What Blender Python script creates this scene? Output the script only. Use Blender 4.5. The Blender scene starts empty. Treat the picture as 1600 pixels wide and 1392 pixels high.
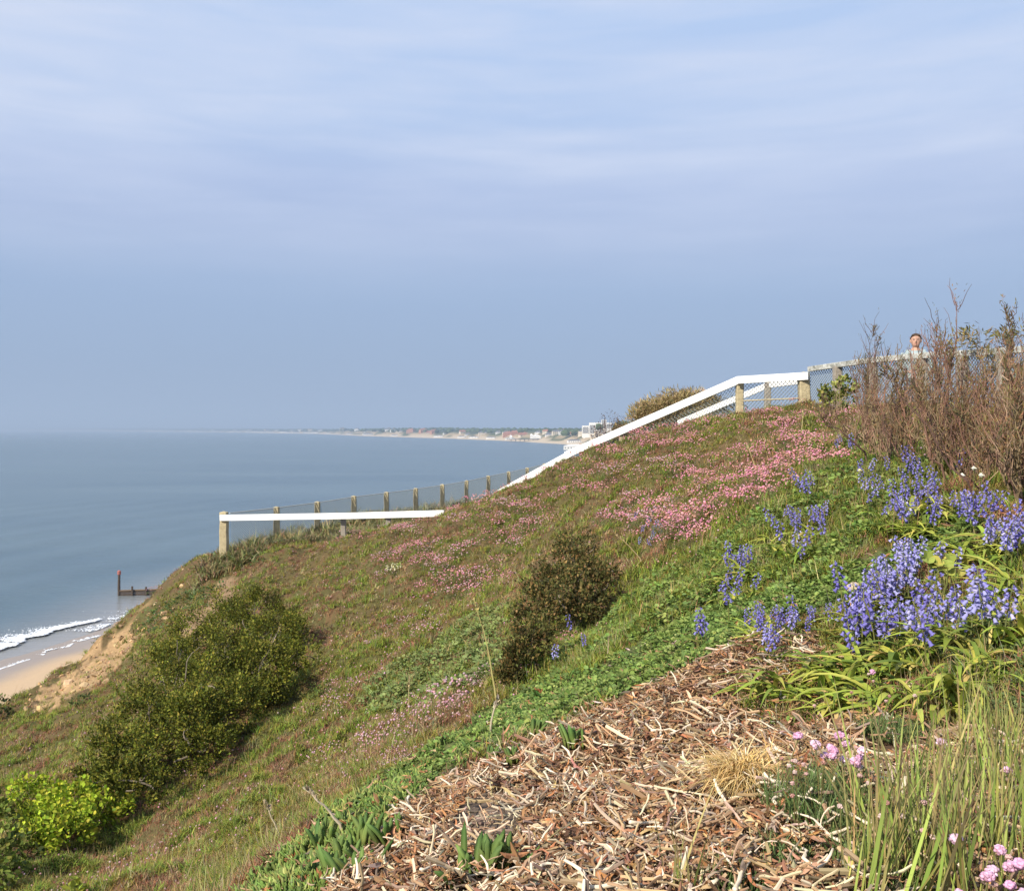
import bpy, math, random
import numpy as np
from mathutils import Vector, Matrix

rng = np.random.default_rng(7)
random.seed(7)
S = bpy.context.scene
COL = S.collection

# ------------------------------------------------------------------ camera
H = 28.0                       # eye height above the sea
F = 1450.0                     # focal length in pixels of the 1600 px wide photograph
PITCH = math.atan(25.0 / F)
cam = bpy.data.cameras.new('camera')
cam.sensor_width = 36.0
cam.lens = F / 1600.0 * 36.0
cam.clip_start = 0.05
cam.clip_end = 200000.0
cam_o = bpy.data.objects.new('camera', cam)
COL.objects.link(cam_o)
cam_o.location = (0, 0, H)
cam_o.rotation_euler = (math.pi / 2 - PITCH, 0, 0)
S.camera = cam_o

# ------------------------------------------------------------------ light
SUN_EL = math.radians(38)
SUN_AZ = math.radians(-136)    # measured from +Y (view direction) clockwise: sun behind the camera, to the left
sd = Vector((math.sin(SUN_AZ) * math.cos(SUN_EL), math.cos(SUN_AZ) * math.cos(SUN_EL), math.sin(SUN_EL)))
sun = bpy.data.lights.new('sun', 'SUN')
sun.energy = 5.0
sun.angle = math.radians(0.6)
sun.color = (1.0, 0.92, 0.79)
sun_o = bpy.data.objects.new('sun', sun)
COL.objects.link(sun_o)
sun_o.rotation_euler = sd.to_track_quat('Z', 'Y').to_euler()
sun_o.location = (-20, -20, 60)

S.view_settings.view_transform = 'Standard'
S.view_settings.look = 'None'
S.view_settings.exposure = 0.5
S.view_settings.gamma = 1.0
S.view_settings.use_curve_mapping = False
S.cycles.max_bounces = 5
S.cycles.diffuse_bounces = 2
S.cycles.glossy_bounces = 2
S.cycles.transmission_bounces = 2
S.cycles.transparent_max_bounces = 6
S.cycles.volume_bounces = 0
S.cycles.caustics_reflective = False
S.cycles.caustics_refractive = False


def lin(r, g, b):
    f = lambda c: (c / 255 / 12.92) if c / 255 <= 0.04045 else ((c / 255 + 0.055) / 1.055) ** 2.4
    return (f(r), f(g), f(b))


def world():
    w = bpy.data.worlds.new('World')
    S.world = w
    w.use_nodes = True
    nt = w.node_tree
    nt.nodes.clear()
    N = nt.nodes.new
    L = nt.links.new
    out = N('ShaderNodeOutputWorld')
    sky = N('ShaderNodeTexSky')
    sky.sky_type = 'NISHITA'
    sky.sun_disc = False
    sky.sun_elevation = SUN_EL
    sky.sun_rotation = SUN_AZ
    sky.altitude = 30
    sky.air_density = 1.0
    sky.dust_density = 2.5
    bg = N('ShaderNodeBackground')
    bg.inputs['Strength'].default_value = 0.10
    L(sky.outputs[0], bg.inputs[0])
    # thin high veil over the blue, streaked by the wind, thinner towards the sea horizon
    tc = N('ShaderNodeTexCoord')
    sep = N('ShaderNodeSeparateXYZ')
    L(tc.outputs['Generated'], sep.inputs[0])
    mp = N('ShaderNodeMapping')
    mp.inputs['Scale'].default_value = (1.3, 1.3, 9.0)
    mp.inputs['Rotation'].default_value = (0, math.radians(3), 0)
    L(tc.outputs['Generated'], mp.inputs[0])
    n1 = N('ShaderNodeTexNoise')
    n1.inputs['Scale'].default_value = 1.6
    n1.inputs['Detail'].default_value = 6
    n1.inputs['Roughness'].default_value = 0.52
    n1.inputs['Distortion'].default_value = 0.35
    L(mp.outputs[0], n1.inputs['Vector'])
    mp2 = N('ShaderNodeMapping')
    mp2.inputs['Scale'].default_value = (3.0, 3.0, 26.0)
    mp2.inputs['Location'].default_value = (3.1, 0.4, 1.7)
    L(tc.outputs['Generated'], mp2.inputs[0])
    n2 = N('ShaderNodeTexNoise')
    n2.inputs['Scale'].default_value = 2.2
    n2.inputs['Detail'].default_value = 5
    n2.inputs['Distortion'].default_value = 0.5
    L(mp2.outputs[0], n2.inputs['Vector'])
    addn = N('ShaderNodeMath'); addn.operation = 'MULTIPLY_ADD'
    addn.inputs[1].default_value = 0.35
    L(n2.outputs[0], addn.inputs[0]); L(n1.outputs[0], addn.inputs[2])
    # elevation ramp -> base colour of the veil
    ramp = N('ShaderNodeValToRGB')
    L(sep.outputs[2], ramp.inputs[0])
    els = ramp.color_ramp.elements
    stops = [(0.0, (147, 169, 200)), (0.07, (149, 172, 206)), (0.15, (158, 181, 217)), (0.205, (174, 191, 226)),
             (0.25, (179, 196, 232)), (0.31, (185, 206, 241)), (0.42, (185, 209, 246)), (0.7, (150, 185, 235))]
    while len(els) < len(stops):
        els.new(0.5)
    for e, (p, c) in zip(els, stops):
        e.position = p
        e.color = (*lin(*c), 1)
    cr = N('ShaderNodeValToRGB')
    cr.color_ramp.elements[0].position = 0.50
    cr.color_ramp.elements[1].position = 0.88
    L(addn.outputs[0], cr.inputs[0])
    er = N('ShaderNodeMapRange')
    er.inputs['From Min'].default_value = 0.13
    er.inputs['From Max'].default_value = 0.30
    L(sep.outputs[2], er.inputs[0])
    mul = N('ShaderNodeMath'); mul.operation = 'MULTIPLY'
    L(cr.outputs[0], mul.inputs[0]); L(er.outputs[0], mul.inputs[1])
    mul2 = N('ShaderNodeMath'); mul2.operation = 'MULTIPLY'
    mul2.inputs[1].default_value = 0.9
    L(mul.outputs[0], mul2.inputs[0])
    mix = N('ShaderNodeMix'); mix.data_type = 'RGBA'
    L(mul2.outputs[0], mix.inputs['Factor'])
    L(ramp.outputs[0], mix.inputs['A'])
    mix.inputs['B'].default_value = (*lin(218, 227, 248), 1)
    bg2 = N('ShaderNodeBackground')
    bg2.inputs['Strength'].default_value = 0.745
    L(mix.outputs['Result'], bg2.inputs[0])
    ms = N('ShaderNodeMixShader')
    ms.inputs[0].default_value = 0.9
    L(bg.outputs[0], ms.inputs[1]); L(bg2.outputs[0], ms.inputs[2])
    L(ms.outputs[0], out.inputs[0])


world()

# ------------------------------------------------------------------ numbers: pixels <-> world
CP, SP = math.cos(PITCH), math.sin(PITCH)


def ray(px, py):
    """unit-depth direction (y = 1) of a photograph pixel"""
    u = (np.asarray(px, float) - 800) / F
    v = -(np.asarray(py, float) - 696) / F
    y = CP + v * SP
    z = -SP + v * CP
    return u / y, z / y


def at(px, py, d):
    a, b = ray(px, py)
    return np.array([a * d, d, H + b * d])


def proj(P):
    P = np.asarray(P, float)
    x, y, z = P[..., 0], P[..., 1], P[..., 2] - H
    fwd = y * CP - z * SP
    up = y * SP + z * CP
    fwd = np.where(fwd < 0.02, 0.02, fwd)
    return 800 + F * x / fwd, 696 - F * up / fwd


def hash2(i, j, s):
    n = (i * 374761393 + j * 668265263 + s * 1442695041) & 0xffffffff
    n = ((n ^ (n >> 13)) * 1274126177) & 0xffffffff
    return ((n ^ (n >> 16)) & 0xffffff) / float(0xffffff)


def vnoise(x, y, s=0):
    xi = np.floor(x).astype(np.int64); yi = np.floor(y).astype(np.int64)
    fx = x - xi; fy = y - yi
    fx = fx * fx * (3 - 2 * fx); fy = fy * fy * (3 - 2 * fy)
    a = hash2(xi, yi, s); b = hash2(xi + 1, yi, s); c = hash2(xi, yi + 1, s); d = hash2(xi + 1, yi + 1, s)
    return (a * (1 - fx) + b * fx) * (1 - fy) + (c * (1 - fx) + d * fx) * fy


def fbm(x, y, s=0, o=4):
    t = 0; a = 0.5; n = 0
    for k in range(o):
        t = t + a * vnoise(x * 2 ** k, y * 2 ** k, s + 17 * k); n += a; a *= 0.5
    return t / n


# ------------------------------------------------------------------ terrain heights
PIX = [  # photograph pixel on the ground, distance ahead
    (800, 1392, 1.75), (1100, 1392, 1.6), (1400, 1392, 1.5), (1600, 1392, 1.4), (600, 1392, 2.0), (450, 1380, 2.35),
    (400, 1392, 2.8), (450, 1340, 2.9), (500, 1290, 3.5), (600, 1215, 4.4), (700, 1160, 5.0), (800, 1105, 5.3), (720, 1220, 3.3),
    (850, 1200, 2.9), (1000, 1200, 2.6), (1200, 1200, 2.3), (1350, 1200, 2.15), (1600, 1200, 1.95), (900, 1090, 4.2),
    (1000, 1040, 4.3), (1150, 1050, 3.4), (1300, 1070, 3.0), (1400, 1070, 2.9), (1600, 1060, 2.5),
    (300, 1392, 5.3), (150, 1392, 6.2), (0, 1392, 6.8), (400, 1280, 6.8), (300, 1300, 7.6), (200, 1330, 7.6), (500, 1200, 7.8), (600, 1130, 7.8), (700, 1080, 7.4),
    (800, 1035, 7.4), (900, 980, 7.5), (1000, 950, 6.6), (1100, 950, 5.0), (1200, 930, 4.3), (1350, 930, 3.8), (1600, 900, 3.3),
    (0, 1200, 12.5), (100, 1200, 11.5), (300, 1180, 10), (0, 1110, 18), (60, 1090, 18.6), (120, 1055, 19.6), (200, 1005, 21), (240, 960, 22), (250, 925, 23), (300, 884, 22.5), (350, 871, 22), (420, 858, 22),
    (540, 840, 21.3), (615, 826, 20.6), (690, 803, 20), (785, 768, 19), (850, 738, 18.4), (900, 714, 18), (1000, 679, 17.4), (1060, 675, 17),
    (1155, 652, 16), (1260, 638, 15.3), (1330, 643, 13.6), (1400, 640, 12.5), (1500, 650, 11.5), (1600, 655, 11),
    (300, 1000, 17), (400, 950, 18), (400, 1050, 13.5), (500, 1000, 14), (600, 900, 17), (500, 900, 18.5), (700, 900, 15), (800, 850, 15.5), (700, 1000, 10.5), (600, 1040, 11.2), (800, 930, 11.5),
    (900, 870, 11.5), (900, 780, 15.2), (1000, 850, 10), (1000, 750, 14.2), (1100, 850, 7.4), (1100, 750, 11.5), (1100, 690, 14.6), (1200, 850, 5.7), (1200, 750, 9),
    (1200, 680, 13), (1300, 850, 4.8), (1300, 760, 7), (1300, 700, 9.6), (1400, 850, 4.4), (1400, 780, 5.6), (1400, 700, 8.2), (1550, 740, 6), (1600, 800, 4.4), (1600, 700, 7.8),
]
WLD = [  # x, y, height relative to the eye
    (0, 0.7, -0.95), (-0.7, 0.6, -1.25), (0.6, 0.6, -0.82), (-2.5, 2.2, -2.6), (-4, 3, -3.4), (-6, 6, -4.2), (-5, 2, -3.9), (3, 1, -0.55), (4, 3, -0.35),
    (-8.6, 10, -5.2), (-9.5, 15, -5.3), (6, 6, -0.15), (8, 10, -0.05), (-9.4, 7, -5.4), (-10, 4, -5.6),
    # behind the skyline: the cliff-top path inside the two fences
    (-6.4, 25, -3.1), (-5.2, 26.5, -2.85), (-3.5, 28.5, -2.75), (-1, 34, -2.8), (1, 38, -2.9), (3.5, 44.6, -2.4),
    (-3.2, 24.5, -3.0), (-1.2, 23.5, -2.85), (0.5, 22.5, -2.5), (1.7, 21.6, -1.7), (3, 20.5, -0.9), (4.2, 19.0, -0.25), (5.2, 17.5, 0.0), (6.6, 15.5, -0.12), (9, 14.5, -0.05),
    (2.5, 27, -2.3), (5, 25, -1.3), (8, 22, -0.4), (10, 18, -0.1), (6, 34, -2.0), (12, 30, -0.8), (15, 20, -0.1), (12, 45, -1.6), (12, 60, -1.6), (4, 60, -2.2),
]
_a = np.array([at(*p) for p in PIX])
_p = np.vstack([np.column_stack([_a[:, 0], _a[:, 1], _a[:, 2] - H]), np.array(WLD, float)])


def _dom(x, y):
    th = np.clip(np.arctan2(x, np.maximum(y, 1e-6)), -1.15, 1.15)
    th = np.where(y <= 0, np.where(x < 0, -1.15, 1.15), th)
    return th * 1.6, np.log(np.clip(np.hypot(x, y), 0.6, 75))


def _tps_fit(P):
    a, b = _dom(P[:, 0], P[:, 1])
    n = len(P)
    r2 = (a[:, None] - a) ** 2 + (b[:, None] - b) ** 2
    K = 0.5 * r2 * np.log(r2 + 1e-12) + np.eye(n) * 0.004
    Q = np.column_stack([np.ones(n), a, b])
    A = np.zeros((n + 3, n + 3)); A[:n, :n] = K; A[:n, n:] = Q; A[n:, :n] = Q.T
    w = np.linalg.solve(A, np.concatenate([P[:, 2], np.zeros(3)]))
    return a, b, w


_ta, _tb, _tw = _tps_fit(_p)
EDGE = np.array([(-13.5, -60), (-12.0, -5), (-11.2, 6), (-10.4, 14), (-10.1, 18), (-9.9, 20.5), (-9.4, 22.3), (-8.7, 23.8), (-7.6, 25.5), (-5.6, 29), (-2.6, 35), (2.6, 45), (9, 57), (24, 85), (60, 170), (120, 420)])


def edge_dist(x, y):
    """signed distance to the cliff edge, positive on the sea side"""
    best = np.full(np.shape(x), 1e9); sgn = np.ones(np.shape(x))
    for p, q in zip(EDGE[:-1], EDGE[1:]):
        d = q - p; L = d @ d
        t = np.clip(((x - p[0]) * d[0] + (y - p[1]) * d[1]) / L, 0, 1)
        ex = x - p[0] - t * d[0]; ey = y - p[1] - t * d[1]
        dd = np.hypot(ex, ey)
        m = dd < best
        best = np.where(m, dd, best)
        sgn = np.where(m, np.sign(d[0] * ey - d[1] * ex), sgn)
    return best * sgn


def hraw(x, y):
    x = np.asarray(x, float); y = np.asarray(y, float)
    sh = x.shape
    xf = x.ravel(); yf = y.ravel()
    out = np.empty(xf.size)
    for s in range(0, xf.size, 40000):
        a, b = _dom(xf[s:s + 40000], yf[s:s + 40000])
        r2 = (a[:, None] - _ta) ** 2 + (b[:, None] - _tb) ** 2
        out[s:s + 40000] = (0.5 * r2 * np.log(r2 + 1e-12)) @ _tw[:-3] + _tw[-3] + _tw[-2] * a + _tw[-1] * b
    return out.reshape(sh)


def height(x, y, bumps=True):
    """ground height above the sea"""
    x = np.asarray(x, float); y = np.asarray(y, float)
    z = H + hraw(x, y)
    r = np.hypot(x, y)
    if bumps:
        k = np.clip((r - 1.0) / 8, 0, 1)
        z = z + (fbm(x * 1.1, y * 1.1, 3, 3) - 0.5) * 0.46 * k + (fbm(x * 3.4, y * 3.4, 9, 3) - 0.5) * (0.07 + 0.17 * k)
        z = z + (fbm(x * 19, y * 19, 5, 2) - 0.5) * 0.035
    e = edge_dist(x, y) + (fbm(x * 0.45, y * 0.45, 21, 4) - 0.5) * 1.6 + (fbm(x * 2.1, y * 2.1, 23, 2) - 0.5) * 0.5
    e = np.maximum(e, 0)
    steep = 1.25 + 0.5 * (fbm(x * 0.2, y * 0.2, 31, 2) - 0.5)
    z = z - steep * e * e / (e + 0.9) - (fbm(x * 0.9, y * 0.9, 33, 4) - 0.5) * np.clip(e, 0, 3) * 0.8
    return np.maximum(z, -1.0)


def hit(px, py, dmin=1.0, dmax=60.0, n=420):
    """first point of the ground seen at these photograph pixels (arrays); nan where the ray misses"""
    px = np.atleast_1d(np.asarray(px, float)); py = np.atleast_1d(np.asarray(py, float))
    a, b = ray(px, py)
    d = np.exp(np.linspace(math.log(dmin), math.log(dmax), n))
    res = np.full((len(px), 3), np.nan)
    for i in range(len(px)):
        zz = H + b[i] * d
        g = height(a[i] * d, d)
        k = np.argmax(zz <= g)
        if zz[k] <= g[k]:
            if k > 0:
                f0, f1 = zz[k - 1] - g[k - 1], zz[k] - g[k]
                t = f0 / (f0 - f1 + 1e-12)
                dd = d[k - 1] + (d[k] - d[k - 1]) * t
            else:
                dd = d[0]
            res[i] = (a[i] * dd, dd, H + b[i] * dd)
    return res


def inpoly(px, py, poly):
    poly = np.asarray(poly, float)
    c = np.zeros(np.shape(px), bool)
    j = len(poly) - 1
    for i in range(len(poly)):
        xi, yi = poly[i]; xj, yj = poly[j]
        m = ((yi > py) != (yj > py)) & (px < (xj - xi) * (py - yi) / (yj - yi + 1e-12) + xi)
        c ^= m
        j = i
    return c


# ------------------------------------------------------------------ mesh building
class MB:
    """collects vertices, faces and a colour for each vertex"""
    def __init__(self):
        self.v = []; self.c = []; self.q = []; self.t = []; self.n = 0; self.qm = []; self.tm = []

    def add(self, V, quads=None, tris=None, col=(1, 1, 1), mat=0):
        V = np.asarray(V, float).reshape(-1, 3)
        c = np.asarray(col, float)
        if c.ndim == 1:
            c = np.broadcast_to(c, (len(V), 3))
        self.v.append(V); self.c.append(c)
        if quads is not None and len(quads):
            q = np.asarray(quads, np.int64).reshape(-1, 4) + self.n
            self.q.append(q); self.qm.append(np.full(len(q), mat))
        if tris is not None and len(tris):
            t = np.asarray(tris, np.int64).reshape(-1, 3) + self.n
            self.t.append(t); self.tm.append(np.full(len(t), mat))
        self.n += len(V)
        return self

    def build(self, name, mats, parent=None, smooth=False, origin=None):
        V = np.vstack(self.v); C = np.vstack(self.c)
        if origin is not None:
            V = V - np.asarray(origin, float)
        Q = np.vstack(self.q) if self.q else np.zeros((0, 4), np.int64)
        T = np.vstack(self.t) if self.t else np.zeros((0, 3), np.int64)
        me = bpy.data.meshes.new(name)
        me.vertices.add(len(V))
        me.vertices.foreach_set('co', V.astype(np.float32).ravel())
        nl = Q.size + T.size
        me.loops.add(nl)
        me.loops.foreach_set('vertex_index', np.concatenate([Q.ravel(), T.ravel()]).astype(np.int32))
        me.polygons.add(len(Q) + len(T))
        st = np.concatenate([np.arange(len(Q)) * 4, Q.size + np.arange(len(T)) * 3]).astype(np.int32)
        me.polygons.foreach_set('loop_start', st)
        if isinstance(mats, (list, tuple)) and len(mats) > 1:
            mi = np.concatenate([*self.qm, *self.tm]).astype(np.int32)
            me.polygons.foreach_set('material_index', mi)
        me.update(calc_edges=True)
        me.polygons.foreach_set('use_smooth', np.full(len(Q) + len(T), smooth))
        at_ = me.color_attributes.new('col', 'FLOAT_COLOR', 'POINT')
        at_.data.foreach_set('color', np.column_stack([C, np.ones(len(C))]).astype(np.float32).ravel())
        for m in (mats if isinstance(mats, (list, tuple)) else [mats]):
            me.materials.append(m)
        me.validate()
        o = bpy.data.objects.new(name, me)
        COL.objects.link(o)
        if origin is not None and parent is None:
            o.location = origin
        if parent is not None:
            o.parent = parent
        return o


def tube(pts, rad, n=6, cap=True):
    pts = np.asarray(pts, float); m = len(pts)
    rad = np.broadcast_to(np.asarray(rad, float), (m,))
    tan = np.gradient(pts, axis=0)
    tan /= np.linalg.norm(tan, axis=1)[:, None] + 1e-12
    ref = np.array([0, 0, 1.0]) if abs(tan[0, 2]) < 0.9 else np.array([1.0, 0, 0])
    V = []
    for i in range(m):
        u = np.cross(tan[i], ref); u /= np.linalg.norm(u) + 1e-12
        w = np.cross(u, tan[i]); ref = w
        a = np.arange(n) * 2 * math.pi / n
        V.append(pts[i] + rad[i] * (np.cos(a)[:, None] * u + np.sin(a)[:, None] * w))
    V = np.vstack(V)
    q = []
    for i in range(m - 1):
        for k in range(n):
            k2 = (k + 1) % n
            q.append((i * n + k, i * n + k2, (i + 1) * n + k2, (i + 1) * n + k))
    t = []
    if cap:
        V = np.vstack([V, pts[0], pts[-1]])
        c0, c1 = m * n, m * n + 1
        for k in range(n):
            t.append((c0, (k + 1) % n, k)); t.append((c1, (m - 1) * n + k, (m - 1) * n + (k + 1) % n))
    return V, np.array(q), np.array(t).reshape(-1, 3)


def bar(p, q, w, h, up=(0, 0, 1), bev=0.0):
    """rectangular bar from p to q, w across, h along up, with chamfered long edges"""
    p = np.asarray(p, float); q = np.asarray(q, float)
    t = q - p; t /= np.linalg.norm(t)
    s = np.cross(t, up); s /= np.linalg.norm(s)
    u = np.cross(s, t)
    b = bev if bev else min(w, h) * 0.08
    prof = [(-w / 2 + b, -h / 2), (w / 2 - b, -h / 2), (w / 2, -h / 2 + b), (w / 2, h / 2 - b), (w / 2 - b, h / 2), (-w / 2 + b, h / 2), (-w / 2, h / 2 - b), (-w / 2, -h / 2 + b)]
    V = [c + x * s + y * u for c in (p, q) for x, y in prof]
    qd = [(k, (k + 1) % 8, 8 + (k + 1) % 8, 8 + k) for k in range(8)]
    qd += [(7, 2, 1, 0), (7, 6, 3, 2), (6, 5, 4, 3), (8, 9, 10, 15), (15, 10, 11, 14), (14, 11, 12, 13)]
    return np.array(V), np.array(qd)


def tag(o, label=None, cat=None, group=None, kind=None):
    if label: o['label'] = label
    if cat: o['category'] = cat
    if group: o['group'] = group
    if kind: o['kind'] = kind
    return o


def empty(name, loc, label=None, cat=None, group=None, rz=0.0):
    o = bpy.data.objects.new(name, None)
    o.empty_display_size = 0.1
    COL.objects.link(o)
    o.location = loc
    o.rotation_euler = (0, 0, rz)
    return tag(o, label, cat, group)


def dup(root, loc, rot=(0, 0, 0), sc=1.0, label=None, group=None):
    r = root.copy(); COL.objects.link(r)
    r.location = loc; r.rotation_euler = rot; r.scale = (sc, sc, sc) if np.isscalar(sc) else sc
    if label: r['label'] = label
    if group: r['group'] = group
    for ch in list(root.children):
        c = ch.copy(); COL.objects.link(c); c.parent = r
        for g in ch.children:
            d = g.copy(); COL.objects.link(d); d.parent = c
    return r


# ------------------------------------------------------------------ materials
def mat(name, base=None, rough=0.8, spec=0.3, noise=None, bump=0.0, bscale=40.0, vcol=False, trans=0.0, var=0.0, vscale=8.0, metal=0.0, dark=None):
    """base colour (or the mesh's own 'col'), broken up by noise towards 'dark', with bump"""
    m = bpy.data.materials.new(name)
    m.use_nodes = True
    nt = m.node_tree; N = nt.nodes.new; L = nt.links.new
    p = nt.nodes['Principled BSDF']
    p.inputs['Roughness'].default_value = rough
    p.inputs['Specular IOR Level'].default_value = spec
    p.inputs['Metallic'].default_value = metal
    src = None
    if vcol:
        a = N('ShaderNodeVertexColor'); a.layer_name = 'col'
        src = a.outputs[0]
    tc = N('ShaderNodeTexCoord')
    if var:
        nz = N('ShaderNodeTexNoise')
        nz.inputs['Scale'].default_value = vscale
        nz.inputs['Detail'].default_value = 5
        nz.inputs['Roughness'].default_value = 0.65
        L(tc.outputs['Object'], nz.inputs['Vector'])
        rr = N('ShaderNodeMapRange')
        rr.inputs['From Min'].default_value = 0.3; rr.inputs['From Max'].default_value = 0.7
        rr.inputs['To Min'].default_value = 0.0; rr.inputs['To Max'].default_value = var
        L(nz.outputs[0], rr.inputs[0])
        mx = N('ShaderNodeMix'); mx.data_type = 'RGBA'
        L(rr.outputs[0], mx.inputs['Factor'])
        if src is None:
            mx.inputs['A'].default_value = (*base, 1)
        else:
            L(src, mx.inputs['A'])
        mx.inputs['B'].default_value = (*(dark if dark else [c * 0.4 for c in (base or (0.2, 0.2, 0.2))]), 1)
        src = mx.outputs['Result']
    if src is None:
        p.inputs['Base Color'].default_value = (*base, 1)
    else:
        L(src, p.inputs['Base Color'])
    if bump:
        nb = N('ShaderNodeTexNoise')
        nb.inputs['Scale'].default_value = bscale
        nb.inputs['Detail'].default_value = 4
        L(tc.outputs['Object'], nb.inputs['Vector'])
        bp = N('ShaderNodeBump')
        bp.inputs['Strength'].default_value = bump
        bp.inputs['Distance'].default_value = 0.02
        L(nb.outputs[0], bp.inputs['Height'])
        L(bp.outputs[0], p.inputs['Normal'])
    if trans:
        tr = N('ShaderNodeBsdfTranslucent')
        if src is None:
            tr.inputs[0].default_value = (*base, 1)
        else:
            L(src, tr.inputs[0])
        ms = N('ShaderNodeMixShader'); ms.inputs[0].default_value = trans
        L(p.outputs[0], ms.inputs[1]); L(tr.outputs[0], ms.inputs[2])
        L(ms.outputs[0], nt.nodes['Material Output'].inputs[0])
    return m


M_leaf = mat('foliage', vcol=True, rough=0.65, spec=0.16, trans=0.25)
M_grass = mat('grass', vcol=True, rough=0.75, spec=0.1, trans=0.22)
M_petal = mat('petal', vcol=True, rough=0.6, spec=0.2, trans=0.25)
M_dry = mat('dry_plant', vcol=True, rough=0.85, spec=0.15)
M_bark = mat('bark', vcol=True, rough=0.9, spec=0.1)

# ------------------------------------------------------------------ placing many small shapes
def unit(a):
    return a / (np.linalg.norm(a, axis=-1, keepdims=True) + 1e-12)


def frames(d, nrm):
    """rotation matrices whose columns are: x along d, z near nrm"""
    d = unit(d)
    y = unit(np.cross(nrm, d))
    z = np.cross(d, y)
    return np.stack([d, y, z], -1)


def yaw_tilt(n, tilt, r=None, lean=None):
    """matrices for upright templates: random turn about z and a lean of up to tilt radians"""
    r = rng if r is None else r
    up = np.column_stack([r.normal(0, 1, n) * tilt, r.normal(0, 1, n) * tilt, np.ones(n)])
    if lean is not None:
        up = up + np.asarray(lean)
    up = unit(up)
    a = r.uniform(0, 2 * math.pi, n)
    h = np.column_stack([np.cos(a), np.sin(a), np.zeros(n)])
    y = unit(np.cross(up, h)); x = np.cross(y, up)
    return np.stack([x, y, up], -1)


def scatter(mb, tm, pos, R, sc, col, mat=0):
    """many copies of template tm = (V, quads, tris) or (V, quads, tris, vertex colour factors)"""
    V, Q, T = tm[:3]
    n = len(pos)
    if n == 0:
        return
    sc = np.broadcast_to(np.asarray(sc, float), (n,)) if np.ndim(sc) < 2 else np.asarray(sc)
    if sc.ndim == 1:
        W = np.einsum('nij,kj->nki', R, V) * sc[:, None, None]
    else:
        W = np.einsum('nij,nkj->nki', R, V[None] * sc[:, None, :])
    W = W + np.asarray(pos)[:, None, :]
    k = len(V)
    off = (np.arange(n) * k)[:, None, None]
    c = np.repeat(np.asarray(col, float), k, 0)
    if len(tm) > 3:
        c = c * np.tile(np.asarray(tm[3]), (n, 1))
    mb.add(W.reshape(-1, 3), (np.asarray(Q)[None] + off).reshape(-1, 4) if len(Q) else None, (np.asarray(T)[None] + off).reshape(-1, 3) if len(T) else None, col=c, mat=mat)


def pick(n, cols, jit=0.18, r=None, p=None):
    r = rng if r is None else r
    cols = np.asarray(cols, float)
    c = cols[r.choice(len(cols), n, p=p)]
    return np.clip(c * (1 + r.normal(0, jit, (n, 1))) * (1 + r.normal(0, jit * 0.35, (n, 3))), 0.004, 0.95)



# ------------------------------------------------------------------ zones of the slope (photograph outlines laid on the ground)
Z_LITTER = [(430, 1500), (560, 1330), (610, 1270), (660, 1235), (760, 1190), (850, 1150), (960, 1095), (1040, 1050), (1110, 1020), (1160, 985), (1280, 985), (1300, 1030), (1180, 1075), (1160, 1110), (1215, 1140),
            (1330, 1130), (1480, 1140), (1700, 1140), (1700, 1500)]
Z_MAT = [(300, 1500), (430, 1345), (520, 1270), (610, 1215), (700, 1150), (800, 1090), (920, 1050), (1010, 1000), (1120, 950), (1200, 925), (1290, 905), (1330, 880), (1420, 850), (1500, 800), (1560, 830), (1500, 870),
         (1370, 915), (1330, 960), (1200, 975), (1150, 1000), (1080, 1035), (1010, 1070), (900, 1120), (800, 1165), (700, 1215), (640, 1250), (600, 1290), (540, 1350), (450, 1500)]
Z_MID = [(650, 1010), (720, 965), (790, 950), (790, 1035), (770, 1060), (700, 1085), (600, 1110), (560, 1100), (600, 1060)]
Z_GREEN = [(800, 1110), (850, 1040), (950, 970), (1000, 920), (1080, 880), (1170, 800), (1240, 760), (1330, 700), (1420, 690), (1480, 760), (1400, 830), (1330, 880), (1290, 905), (1120, 950), (1010, 1000), (920, 1050), (820, 1090)]
Z_SCREE = [(40, 1100), (115, 1050), (140, 1005), (185, 985), (220, 992), (205, 1025), (165, 1062), (110, 1085), (70, 1115)]
Z_TRACK = [(255, 1010), (285, 965), (330, 935), (342, 905), (368, 900), (372, 925), (340, 960), (300, 985)]
Z_RIGHT = [(1330, 880), (1500, 800), (1700, 720), (1700, 1140), (1330, 1130), (1215, 1140), (1160, 1110), (1180, 1075), (1300, 1030), (1330, 960), (1370, 915)]


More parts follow.
